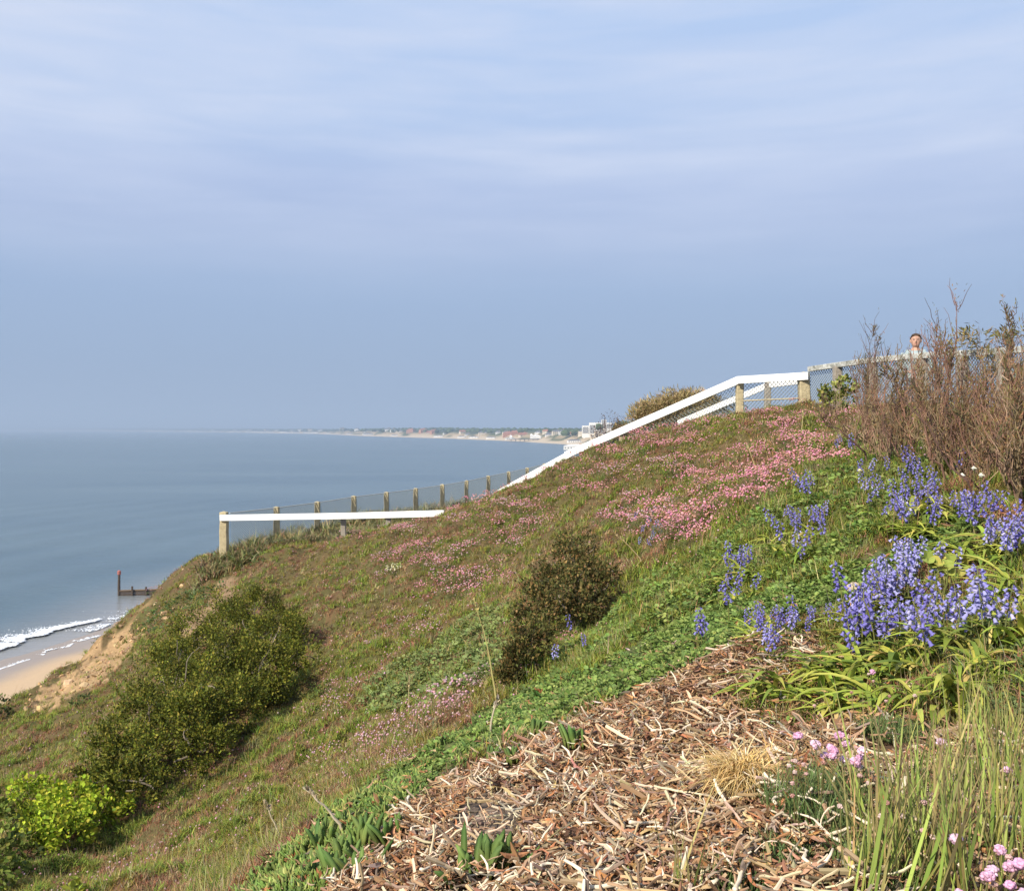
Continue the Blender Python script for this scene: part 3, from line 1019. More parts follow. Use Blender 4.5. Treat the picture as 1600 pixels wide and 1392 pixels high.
def post(top, w, m, parent, o, sink=0.3, taper=0.9, name='post'):
    g = float(height(top[0], top[1])) - sink
    g = min(g, top[2] - 0.4)
    n = 7
    t = np.linspace(0, 1, n)
    P = np.array([[top[0], top[1], g + (top[2] - g) * a] for a in t]) - o
    P[:, :2] += rng.normal(0, 0.006, (n, 2))
    mb = MB()
    ring = [(-1, -.8), (-.8, -1), (.8, -1), (1, -.8), (1, .8), (.8, 1), (-.8, 1), (-1, .8)]
    V = []
    for i in range(n):
        s = w / 2 * (1 + (taper - 1) * t[i]) * (1 + rng.normal(0, 0.03))
        V += [P[i] + np.array([x * s, y * s, 0]) for x, y in ring]
    V.append(P[-1] + np.array([0, 0, w * 0.12]))
    Q = [(i * 8 + k, i * 8 + (k + 1) % 8, (i + 1) * 8 + (k + 1) % 8, (i + 1) * 8 + k) for i in range(n - 1) for k in range(8)]
    T = [((n - 1) * 8 + k, (n - 1) * 8 + (k + 1) % 8, n * 8) for k in range(8)]
    return mb.add(V, Q, T).build(name, m, parent)


def cliff_fence():
    py = [800, 792, 784, 775, 769, 763, 757, 751, 743.5, 737, 731, 724.5, 718.5, 713, 708]
    top = []
    for i in range(15):
        X, Y = -7.0 + 0.7626 * i, 23 + 1.54 * i
        a, b = ray(800, py[i])
        top.append(np.array([X, Y, H + b * Y]))
    o = np.array([top[0][0], top[0][1], float(height(top[0][0], top[0][1]))])
    root = empty('chain_link_fence', o, 'long chain link fence on timber posts along the outer cliff edge above the sea', 'fence')
    for i, t in enumerate(top):
        if i:
            post(t, 0.155, M_post, root, o)
    V, Q, T = tube([t - o + np.array([0, -0.02, -0.02]) for t in top], 0.014, 5)
    MB().add(V, Q, T).build('top_wire', mat('pale_wire', (0.55, 0.56, 0.53), rough=0.6), root)
    base = [np.array([t[0], t[1] + 0.07, max(float(height(t[0], t[1])), t[2] - 1.25) - 0.03]) - o for t in top]
    tp = [t - o + np.array([0, 0.07, -0.02]) for t in top]
    for k in range(0, 14, 7):
        link_mesh(base[k:k + 8], tp[k:k + 8], 0.065, 0.005).build('chain_link', M_wire, root)


def low_rail():
    p0 = at(350, 800, 22.0); p1 = at(535, 806, 21.4)
    o = np.array([p0[0], p0[1], float(height(p0[0], p0[1]))])
    root = empty('white_rail_fence', o, 'low fence with one level white rail on a stout corner post at the headland', 'fence')
    post(p0, 0.19, M_post, root, o, taper=0.95)
    post(p1 + np.array([0, 0.12, 0]), 0.125, M_post_g, root, o)
    for k in (0.45, 1.35):
        q = p1 + (at(697, 797, 20.2) - p1) * k
        q[1] += 0.12; q[2] -= 0.02
        post(q, 0.12, M_post_g, root, o)
    a = at(344, 809, 21.88); c = at(540, 806, 21.3); e = at(694, 802, 20.3)
    for q0, q1 in ((a, c), (c + (e - c) * 0.001, e)):
        V, Q = bar(q0 - o, q1 - o, 0.045, 0.142)
        MB().add(V, Q).build('rail', M_white, root)


def slope_rail():
    o = at(1155, 637, 16.3)
    o[2] = float(height(o[0], o[1]))
    root = empty('white_rail_fence', o, 'fence with a long white handrail sloping up the hill to a stout corner post', 'fence')
    runs = [(at(780, 770, 19.35), at(891, 709.3, 18.5), 0.13), (at(884, 711.2, 18.56), at(1154, 594, 16.35), 0.135), (at(1152, 594, 16.3), at(1263, 587.5, 15.55), 0.128)]
    for k, (p, q, h) in enumerate(runs):
        V, Q = bar(p - o, q - o, 0.045, h)
        MB().add(V, Q).build('rail', M_white, root)
    post(at(1155.5, 596, 16.42), 0.135, M_post, root, o)
    post(at(1256, 583, 15.72), 0.2, M_post, root, o, taper=0.8)
    for t in (0.12, 0.36):
        q = runs[1][0] + (runs[1][1] - runs[1][0]) * t
        post(q + np.array([0, 0.1, 0]), 0.12, M_post, root, o)
    # chain link under the rail
    top = [runs[1][0], runs[1][1], runs[2][1]]
    top = [t + np.array([0, 0.08, -0.05]) for t in top]
    bs = [np.array([t[0], t[1], min(float(height(t[0], t[1])) + 0.02, t[2] - 0.75)]) for t in top]
    link_mesh([b - o for b in bs], [t - o for t in top], 0.07).build('chain_link', M_wire, root)
    w = [t + (b - t) * 0.42 for t, b in zip(top, bs)][1:]
    V, Q, T = tube([x - o for x in w], 0.012, 5)
    MB().add(V, Q, T).build('straining_wire', M_post, root)
    # the far side of the path down
    o2 = at(1198, 632, 17.2); o2[2] = float(height(o2[0], o2[1]))
    r2 = empty('white_rail_fence', o2, 'shorter white handrail behind the long one, on a grey post', 'fence')
    for p, q, h in ((at(1060, 661, 18.3), at(1200, 602, 17.2), 0.11), (at(1197, 602, 17.15), at(1262, 594, 16.0), 0.11)):
        V, Q = bar(p - o2, q - o2, 0.04, h)
        MB().add(V, Q).build('rail', M_white, r2)
    post(at(1199, 596.5, 17.08), 0.115, M_post_g, r2, o2)


def path_fence():
    pts = [at(1264, 577, 15.6), at(1312, 570, 14.9), at(1366, 562.5, 14.1), at(1444, 555.5, 13.2), at(1508, 552, 12.4), at(1572, 548, 11.6), at(1640, 543, 10.9), at(1720, 536, 10.2)]
    o = pts[0].copy(); o[2] = float(height(o[0], o[1]))
    root = empty('path_fence', o, 'fence with flaking white top rail and wire mesh behind the reddish shrubs', 'fence')
    for p in pts[1:]:
        post(p + np.array([0, 0.08, -0.02]), 0.14, M_post_g, root, o)
    for p, q in zip(pts[:-1], pts[1:]):
        V, Q = bar(p - o, q - o + (q - p) * 0.004, 0.06, 0.085)
        MB().add(V, Q).build('rail', M_flaky, root)
    base = [np.array([p[0], p[1] + 0.14, min(float(height(p[0], p[1])), p[2] - 0.85)]) - o for p in pts]
    link_mesh(base, [p - o + np.array([0, 0.14, -0.03]) for p in pts], 0.06, 0.0045).build('chain_link', M_wire, root)


cliff_fence(); low_rail(); slope_rail(); path_fence()


# ------------------------------------------------------------------ person looking over the path fence
def person():
    M_skin = mat('skin', vcol=True, rough=0.6)
    M_hair = mat('hair', (0.06, 0.035, 0.02), rough=0.7, var=0.4, vscale=30)
    M_shirt = mat('pale_shirt', (0.33, 0.40, 0.41), rough=0.9, var=0.3, vscale=12)
    M_trouser = mat('trousers', (0.07, 0.08, 0.10), rough=0.9)
    px = at(1431, 523, 14.6)
    g = float(height(px[0], px[1], False))
    hgt = float(np.clip(px[2] - g, 1.55, 1.85))
    k = hgt / 1.75
    root = empty('person', (px[0], px[1], px[2] - hgt), 'person in a pale grey top behind the weathered fence, looking over it', 'person', rz=math.radians(-22))
    # everything faces -Y (towards the viewer), head slightly turned

    def solid(parts, name, m, vox, colf=None):
        mb = MB()
        for pts, rad in parts:
            V, Q, T = tube(np.array(pts) * k, np.array(rad) * k, 14)
            mb.add(V, Q, T)
        o = mb.build(name, m, root, smooth=True)
        md = o.modifiers.new('r', 'REMESH'); md.mode = 'VOXEL'; md.voxel_size = vox
        sm = o.modifiers.new('s', 'SMOOTH'); sm.iterations = 4; sm.factor = 0.5
        dg = bpy.context.evaluated_depsgraph_get()
        me = bpy.data.meshes.new_from_object(o.evaluated_get(dg))
        o.modifiers.clear(); o.data = me
        me.polygons.foreach_set('use_smooth', np.ones(len(me.polygons), bool))
        for a in list(me.color_attributes):
            me.color_attributes.remove(a)
        co = np.empty(len(me.vertices) * 3, np.float32); me.vertices.foreach_get('co', co); co = co.reshape(-1, 3) / k
        c = np.ones((len(co), 4), np.float32)
        c[:, :3] = colf(co) if colf else 0.5
        a = me.color_attributes.new('col', 'FLOAT_COLOR', 'POINT'); a.data.foreach_set('color', c.ravel())
        return o

    arm = lambda s: ([(s * .17, .02, 1.42), (s * .22, .03, 1.30), (s * .25, 0, 1.12), (s * .20, -.2, 1.06), (s * .12, -.34, 1.08)], [.06, .052, .043, .037, .028])
    hand = lambda s: ([(s * .12, -.33, 1.08), (s * .09, -.40, 1.075), (s * .07, -.43, 1.05)], [.028, .036, .02])
    leg = lambda s: ([(s * .09, 0, .92), (s * .1, -.01, .5), (s * .1, .02, .08)], [.095, .06, .045])
    foot = lambda s: ([(s * .1, .04, .05), (s * .1, -.08, .045), (s * .11, -.18, .035)], [.045, .045, .03])
    torso = ([(0, 0, .9), (0, .01, 1.05), (0, .01, 1.22), (0, .01, 1.38), (0, .015, 1.46), (0, .0, 1.53), (0, -.015, 1.58)], [.15, .14, .15, .15, .10, .055, .055])
    head = ([(0, -.045, 1.53), (0, -.035, 1.56), (0, -.02, 1.61), (0, -.005, 1.66), (0, 0, 1.71), (0, .005, 1.745)], [.042, .062, .077, .083, .073, .035])
    nose = ([(0, -.088, 1.655), (0, -.104, 1.63), (0, -.112, 1.617), (0, -.09, 1.607)], [.009, .012, .015, .01])
    ears = [([(s * .083, .0, 1.66), (s * .088, .005, 1.635), (s * .08, .0, 1.605)], [.014, .017, .011]) for s in (-1, 1)]
    fing = []
    for s in (-1, 1):
        for q in range(4):
            x = s * (.105 - q * .018)
            fing.append(([(x, -.40, 1.085), (x, -.445 + abs(q - 1.4) * .008, 1.075), (x, -.455, 1.045)], [.009, .009, .007]))
        fing.append(([(s * .075, -.37, 1.08), (s * .05, -.40, 1.06)], [.011, .008]))

    def skin(co):
        c = np.tile(np.array([0.48, 0.28, 0.20]), (len(co), 1))
        for s in (-1, 1):
            e = ((co[:, 0] - s * .031) / .017) ** 2 + ((co[:, 2] - 1.652) / .010) ** 2 + (co[:, 1] > -.04) * 9
            c[e < 1] = (0.10, 0.06, 0.05)
            b = ((co[:, 0] - s * .033) / .022) ** 2 + ((co[:, 2] - 1.675) / .006) ** 2 + (co[:, 1] > -.04) * 9
            c[b < 1] = (0.10, 0.06, 0.04)
        mth = (co[:, 0] / .027) ** 2 + ((co[:, 2] - 1.578) / .008) ** 2 + (co[:, 1] > -.04) * 9
        c[mth < 1] = (0.36, 0.11, 0.10)
        return c

    solid([torso, head, nose, *ears, arm(1), arm(-1), hand(1), hand(-1), leg(1), leg(-1), foot(1), foot(-1), *fing], 'body', M_skin, 0.0085, skin)
    big = lambda p, f: (p[0], [r + f for r in p[1]])
    solid([big((torso[0][:5], torso[1][:5]), .018), big((arm(1)[0][:4], arm(1)[1][:4]), .014), big((arm(-1)[0][:4], arm(-1)[1][:4]), .014), ([(-.17, .015, 1.42), (.17, .015, 1.42)], [.07, .07])], 'shirt', M_shirt, 0.014)
    solid([big(leg(1), .014), big(leg(-1), .014), ([(0, 0, .84), (0, 0, .98)], [.165, .16])], 'trousers', M_trouser, 0.016)
    solid([([(0, .055, 1.60), (0, .045, 1.66), (0, .03, 1.72), (0, .012, 1.765)], [.06, .075, .078, .045]), ([(-.078, .02, 1.69), (-.05, -.045, 1.735), (.05, -.045, 1.735), (.078, .02, 1.69)], [.02, .028, .028, .02]), ([(-.085, .02, 1.70), (-.086, .025, 1.64)], [.016, .012]), ([(.085, .02, 1.70), (.086, .025, 1.64)], [.016, .012])], 'hair', M_hair, 0.009)


person()

def strip(pts, wid, fold=0.0, up=(0, 0, 1)):
    """ribbon along pts; with fold > 0 it has a keel"""
    pts = np.asarray(pts, float); n = len(pts)
    t = np.gradient(pts, axis=0); t = unit(t)
    s = np.cross(t, up); s = unit(s + 1e-9)
    u = np.cross(s, t)
    w = np.asarray(wid)[:, None]
    if fold:
        V = np.concatenate([pts - s * w + u * w * fold, pts, pts + s * w + u * w * fold])
        Q = [(k * n + i, k * n + i + 1, (k + 1) * n + i + 1, (k + 1) * n + i) for k in (0, 1) for i in range(n - 1)]
    else:
        V = np.concatenate([pts - s * w, pts + s * w])
        Q = [(i, i + 1, n + i + 1, n + i) for i in range(n - 1)]
    return V, np.array(Q), np.zeros((0, 3), int)


def merge(parts):
    V = []; Q = []; T = []; n = 0; C = []
    for p in parts:
        V.append(p[0])
        if len(p[1]): Q.append(np.asarray(p[1]) + n)
        if len(p[2]): T.append(np.asarray(p[2]) + n)
        C.append(np.asarray(p[3]) if len(p) > 3 else np.ones((len(p[0]), 3)))
        n += len(p[0])
    return np.vstack(V), (np.vstack(Q) if Q else np.zeros((0, 4), int)), (np.vstack(T) if T else np.zeros((0, 3), int)), np.vstack(C)


def arch(L, rise, out, n, droop=0.0):
    """points of a leaf that rises then bends over, in the xz plane"""
    t = np.linspace(0, 1, n)
    x = out * L * t ** 1.4
    z = rise * L * (t - droop * t ** 2.6)
    return np.column_stack([x, np.zeros(n), z])


LEAF = (np.array([(0, 0, 0), (.45, .30, .06), (1, 0, -.05), (.45, -.30, .06)]), np.zeros((0, 4), int), np.array([(0, 2, 1), (0, 3, 2)]))
LEAF_R = (np.array([(0, 0, 0), (.3, .36, .05), (.8, .33, .04), (1, 0, -.04), (.8, -.33, .04), (.3, -.36, .05)]), np.zeros((0, 4), int), np.array([(0, 3, 1), (1, 3, 2), (0, 5, 3), (3, 5, 4)]))


def blade(n=4, w=0.035, out=0.35, droop=0.25, rise=1.0):
    p = arch(1.0, rise, out, n, droop)
    wid = w * np.sqrt(np.clip(1 - np.linspace(0, 1, n) ** 2, 0.0, 1)) + w * 0.05
    return strip(p, wid, up=(0, 1, 0) if False else (1, 0, 0.001))


def blade_side(n=4, w=0.035, out=0.35, droop=0.25, rise=1.0):
    p = arch(1.0, rise, out, n, droop)
    wid = w * np.clip(1 - np.linspace(0, 1, n) ** 1.8, 0.06, 1)
    V = np.concatenate([p + np.array([0, 1, 0]) * -wid[:, None], p + np.array([0, 1, 0]) * wid[:, None]])
    Q = [(i, i + 1, n + i + 1, n + i) for i in range(n - 1)]
    return V, np.array(Q), np.zeros((0, 3), int)


def rotz(V, a):
    c, s = math.cos(a), math.sin(a)
    return V @ np.array([[c, s, 0], [-s, c, 0], [0, 0, 1]])


def tuft(nb, w, out=(0.1, 0.7), droop=(0.1, 0.5), seg=3, spread=0.12, r=None, hv=0.35):
    r = rng if r is None else r
    parts = []
    for k in range(nb):
        V, Q, T = blade_side(seg + 1, w * r.uniform(.7, 1.3), r.uniform(*out), r.uniform(*droop), r.uniform(1 - hv, 1))
        V = rotz(V, r.uniform(0, 2 * math.pi)) + np.array([r.normal(0, spread), r.normal(0, spread), 0])
        parts.append((V, Q, T, np.tile(np.clip(1 + r.normal(0, .16, 3) * np.array([1, .8, .8]) , .6, 1.5), (len(V), 1))))
    return merge(parts)


def ball(n1=6, n2=4, bump=0.0, r=None, flat=1.0):
    V = [(0, 0, -flat)]
    for j in range(1, n2):
        b = -math.pi / 2 + math.pi * j / n2
        for i in range(n1):
            a = 2 * math.pi * (i + 0.5 * (j % 2)) / n1
            k = 1 + (r.uniform(-bump, bump) if r is not None else 0)
            V.append((k * math.cos(b) * math.cos(a), k * math.cos(b) * math.sin(a), flat * k * math.sin(b)))
    V.append((0, 0, flat))
    T = [(0, 1 + (i + 1) % n1, 1 + i) for i in range(n1)]
    last = len(V) - 1; o = 1 + (n2 - 2) * n1
    T += [(last, o + i, o + (i + 1) % n1) for i in range(n1)]
    Q = [(1 + j * n1 + i, 1 + j * n1 + (i + 1) % n1, 1 + (j + 1) * n1 + (i + 1) % n1, 1 + (j + 1) * n1 + i) for j in range(n2 - 2) for i in range(n1)]
    return np.array(V), np.array(Q).reshape(-1, 4), np.array(T)


def on_ground(x, y, dz=0.0):
    return np.column_stack([x, y, height(x, y) + dz])


def polar_points(n, r0, r1, t0=-0.64, t1=0.64, seed=1, power=1.0):
    """points spread over the slope, closer together near the path"""
    g = np.random.default_rng(seed)
    th = g.uniform(t0, t1, n)
    r = np.exp(math.log(r0) + (math.log(r1) - math.log(r0)) * g.uniform(0, 1, n) ** power)
    return r * np.sin(th), r * np.cos(th), r, g


def zone(px, py, poly, x, y, j=30):
    n1 = fbm(x * 1.7, y * 1.7, 41, 4); n2 = fbm(x * 6, y * 6, 43, 3)
    return inpoly(px + (n2 - 0.5) * j * 1.3, py + (n1 - 0.5) * j * 1.6, poly)


# ------------------------------------------------------------------ grass and low turf over the whole slope
def turf():
    parts = [tuft(7, 0.035, seed_r, seg=2) if False else tuft(7, 0.03, (0.1, 0.8), (0.1, 0.6), 2, 0.16) for seed_r in range(6)]
    wisp = [tuft(6, 0.012, (0.05, 0.5), (0.0, 0.3), 2, 0.2) for _ in range(4)]
    mb = MB()
    N = 340000
    x, y, r, g = polar_points(N, 2.2, 46, seed=11, power=0.8)
    e = edge_dist(x, y)
    P = on_ground(x, y, -0.008)
    px, py = proj(P)
    bad = (zone(px, py, Z_LITTER, x, y, 24) | zone(px, py, Z_MAT, x, y, 20)) & (r < 7)
    n1 = fbm(x * 0.9, y * 0.9, 201, 4); n2 = fbm(x * 2.6, y * 2.6, 203, 3); n3 = fbm(x * 5.5 + 3, y * 5.5, 205, 2)
    bare = (fbm(x * 1.3, y * 1.3, 51, 3) > 0.50) & (e > -0.8)
    scree = zone(px, py, Z_SCREE, x, y, 22) | zone(px, py, Z_TRACK, x, y, 16)
    keep = ~bad & ~(scree & (g.uniform(0, 1, N) < .86)) & (e < 7) & ~(bare & (g.uniform(0, 1, N) < 0.85)) & ((n2 > 0.30) | (g.uniform(0, 1, N) < 0.7)) & (P[:, 2] > 3)
    right = zone(px, py, Z_RIGHT, x, y, 20)
    keep &= ~(right & (g.uniform(0, 1, N) < 0.55) & (r < 6))
    keep &= ~((r > 24) & (g.uniform(0, 1, N) < 0.35) & (e < 0))
    # colour: olive and straw turf, rusty dead thrift heads, green flushes
    olive = pick(N, [(0.235, 0.20, 0.045), (0.29, 0.235, 0.065), (0.17, 0.155, 0.038)], 0.2, g)
    straw = pick(N, [(0.42, 0.30, 0.155), (0.36, 0.245, 0.13), (0.46, 0.36, 0.20)], 0.2, g)
    rust = pick(N, [(0.30, 0.145, 0.085), (0.34, 0.18, 0.115), (0.25, 0.13, 0.07)], 0.2, g)
    green = pick(N, [(0.165, 0.20, 0.035), (0.215, 0.24, 0.045), (0.26, 0.27, 0.058)], 0.2, g)
    c = olive.copy()
    u = g.uniform(0, 1, N)
    ms = u < np.clip((n1 - 0.42) * 2.0, 0.07, 0.42); c[ms] = straw[ms]
    mr = (u > 0.24) & (fbm(x * 1.9, y * 1.9, 207, 4) > 0.465); c[mr] = rust[mr]
    mg = (n3 > 0.60) | (zone(px, py, Z_GREEN, x, y, 40) & (u < 0.85)) | ((n1 < 0.36) & (u < 0.4)); c[mg] = green[mg]
    hgt = (0.030 + 0.07 * np.clip(n3 * 1.6 - .25, 0, 1.1) + 0.035 * g.uniform(0, 1, N)) * np.interp(r, [2, 6, 14, 24], [0.72, 0.85, 1.0, 1.1])
    hgt *= np.where(zone(px, py, Z_GREEN, x, y, 40), 0.85, 1.0)
    tall = (r > 21.9) & (e < 1.2) & (x > -7.2) & (n1 > 0.40); hgt[tall] *= 2.6; c[tall] = pick(N, [(0.24, 0.21, 0.10), (0.13, 0.14, 0.05), (0.28, 0.22, 0.12)], 0.2, g)[tall]
    wide = np.interp(r, [2, 8, 25], [1.0, 1.25, 1.6])
    k = g.integers(0, 6, N)
    for q in range(6):
        m = keep & (k == q)
        s = np.column_stack([hgt * wide, hgt * wide, hgt])[m]
        R = yaw_tilt(m.sum(), 0.22, g)
        scatter(mb, parts[q], P[m], R, s, c[m])
    m = keep & (g.uniform(0, 1, N) < 0.05)
    k = g.integers(0, 4, N)
    for q in range(4):
        mm = m & (k == q)
        s = np.column_stack([hgt * 1.2, hgt * 1.2, hgt * 1.7])[mm] * (0.8 + 0.6 * g.uniform(0, 1, (mm.sum(), 1)))
        scatter(mb, wisp[q], P[mm], yaw_tilt(mm.sum(), 0.25, g), s, straw[mm] * 1.1)
    ob = mb.build('grass', M_grass)
    tag(ob, 'short olive and straw coloured grass covering the slope', 'grass', kind='stuff')


turf()


# ------------------------------------------------------------------ fleshy and leafy ground cover
def finger_leaf(n=5, w=0.11, out=0.5):
    p = arch(1.0, 1.0, out, n, 0.12)
    t = np.linspace(0, 1, n)
    rad = w * np.clip(np.sqrt(np.clip(1 - (1.9 * t - 0.8) ** 2 * 0.75, 0.02, 1)), 0.1, 1)
    rad[-1] = w * 0.12
    V, Q, T = tube(p, rad, 3, cap=True)
    return V, Q, T


def rosette(nl, g, out=(0.1, 0.75), w=0.11):
    parts = []
    for k in range(nl):
        V, Q, T = finger_leaf(5, w * g.uniform(.8, 1.2), g.uniform(*out))
        V = rotz(V * g.uniform(.6, 1.0), g.uniform(0, 6.28)) + np.array([g.normal(0, .14), g.normal(0, .14), 0])
        parts.append((V, Q, T, np.tile(np.array([1, 1, 1]) * g.uniform(.8, 1.25), (len(V), 1))))
    return merge(parts)


def leafy(nl, g):
    """a low dome of small leaves held level: alexanders, clover and the like"""
    parts = []
    for k in range(nl):
        a = g.uniform(0, 6.28); rr = math.sqrt(g.uniform(0, 1)) * 0.9
        d = np.array([[math.cos(a + g.normal(0, .8)), math.sin(a + g.normal(0, .8)), g.uniform(-.3, .45)]])
        nr = np.array([[g.normal(0, .45), g.normal(0, .45), 1.0]])
        M = frames(d, nr)[0]
        s = g.uniform(.38, .62)
        V = (LEAF_R[0] * s) @ M.T + np.array([rr * math.cos(a), rr * math.sin(a), 0.75 * (1 - rr * rr * .5) * g.uniform(.55, 1.0)])
        parts.append((V, LEAF_R[1], LEAF_R[2], np.tile(np.array([1, 1, 1]) * g.uniform(.8, 1.25), (len(V), 1))))
    return merge(parts)


def cover():
    g = np.random.default_rng(31)
    ros = [rosette(7, g) for _ in range(5)]
    lfy = [leafy(10, g) for _ in range(5)]
    # fleshy fingered mat along the lip of the bank
    mb = MB()
    N = 22000
    x, y, r, g = polar_points(N, 1.5, 8.0, -0.5, 0.2, seed=33)
    P = on_ground(x, y, -0.01); px, py = proj(P)
    n2 = fbm(x * 5, y * 5, 211, 3)
    m = zone(px, py, Z_MAT, x, y, 24) & (n2 > 0.29)
    lo = np.clip((px - 560) / 260, 0, 1)
    m &= g.uniform(0, 1, N) > lo * 0.93
    c = pick(N, [(0.19, 0.27, 0.06), (0.23, 0.31, 0.08), (0.15, 0.22, 0.06), (0.32, 0.34, 0.10)], 0.16, g)
    tip = g.uniform(0, 1, N) < 0.05; c[tip] = (0.30, 0.12, 0.05)
    k = g.integers(0, 5, N)
    for q in range(5):
        mm = m & (k == q)
        scatter(mb, ros[q], P[mm], yaw_tilt(mm.sum(), 0.3, g), g.uniform(.034, .06, mm.sum()), c[mm])
    ob = mb.build('succulent_mat', M_leaf, smooth=True)
    tag(ob, 'mat of fleshy green fingered leaves along the lip of the bank', 'ground cover', kind='stuff')
    # broad-leaved green cover behind it and in the hollow of the slope
    mb = MB()
    N = 130000
    x, y, r, g = polar_points(N, 1.9, 14.0, -0.5, 0.64, seed=37)
    P = on_ground(x, y, -0.01); px, py = proj(P)
    n2 = fbm(x * 4, y * 4, 213, 3); n1 = fbm(x * 1.5, y * 1.5, 215, 3)
    u = g.uniform(0, 1, N)
    zm = zone(px, py, Z_MAT, x, y, 26) & (px > 560); zd = zone(px, py, Z_MID, x, y, 40); zg = zone(px, py, Z_GREEN, x, y, 40); zr = zone(px, py, Z_RIGHT, x, y, 16)
    m = (zm & (n2 > 0.28)) | (zd & (u < 0.9)) | (zg & (n2 > 0.47) & (u < 0.7)) | (zr & (n2 > 0.45) & (u < 0.55))
    clover = (px > 1480) & (py > 1020) & (py < 1130) & (n2 > 0.40)
    m |= clover
    s = np.where(zd, 0.052, np.where(zg, 0.04, 0.03)) * g.uniform(.7, 1.3, N) * np.interp(r, [2, 5, 10], [0.85, 1.05, 1.15])
    c = pick(N, [(0.17, 0.25, 0.055), (0.22, 0.30, 0.075), (0.135, 0.205, 0.055), (0.27, 0.33, 0.09)], 0.16, g)
    c[zd] = pick(N, [(0.19, 0.25, 0.08), (0.24, 0.29, 0.10), (0.21, 0.25, 0.075)], 0.15, g)[zd]
    c[clover] = pick(N, [(0.16, 0.22, 0.085), (0.20, 0.26, 0.11), (0.13, 0.19, 0.075)], 0.15, g)[clover]
    k = g.integers(0, 5, N)
    for q in range(5):
        mm = m & (k == q)
        scatter(mb, lfy[q], P[mm], yaw_tilt(mm.sum(), 0.25, g), s[mm], c[mm])
    ob = mb.build('leafy_cover', M_leaf)
    tag(ob, 'low green leafy plants spreading in patches over the bank and slope', 'ground cover', kind='stuff')


cover()


# ------------------------------------------------------------------ dead leaves and stems on the bank
def curl(g, n=6):
    """a dried, twisted leaf"""
    t = np.linspace(0, 1, n)
    a1, a2 = g.normal(0, 1.9, 2); b1 = g.normal(0, 1.2)
    ang = a1 * t + a2 * t * t; pit = b1 * (t - .5)
    d = np.column_stack([np.cos(ang) * np.cos(pit), np.sin(ang) * np.cos(pit), np.sin(pit)])
    p = np.cumsum(d, 0) / n; p -= p.mean(0)
    w = g.uniform(.03, .085) * np.sqrt(np.clip(1.02 - (2 * t - 1) ** 2, 0.03, 1))
    up = unit(np.array([g.normal(0, .6), g.normal(0, .6), 1.0]))
    V, Q, T = strip(p, w, fold=g.uniform(.3, .9) * g.choice([-1, 1]), up=up)
    return V, Q, T


def twig(g, n=6, w=0.03, bend=1.0):
    t = np.linspace(0, 1, n)
    ang = np.cumsum(g.normal(0, .35 * bend, n)); pit = np.cumsum(g.normal(0, .12, n))
    d = np.column_stack([np.cos(ang) * np.cos(pit), np.sin(ang) * np.cos(pit), np.sin(pit)])
    p = np.cumsum(d, 0) / n; p -= p.mean(0)
    return tube(p, w * (1 + g.normal(0, .18, n)), 5)


HOLES = [(1265, 1262, 50), (1320, 1250, 50), (1295, 1275, 45), (1385, 1150, 48), (1420, 1148, 34), (1160, 1385, 45), (1240, 1335, 34), (1165, 1238, 55), (768, 1372, 34), (790, 1362, 30), (722, 1384, 30), (600, 1325, 24), (575, 1318, 24), (890, 1170, 26), (800, 1195, 20), (1345, 1330, 45), (1420, 1385, 50)]


def clov(px, py):
    return (px > 1480) & (py > 1020) & (py < 1130)


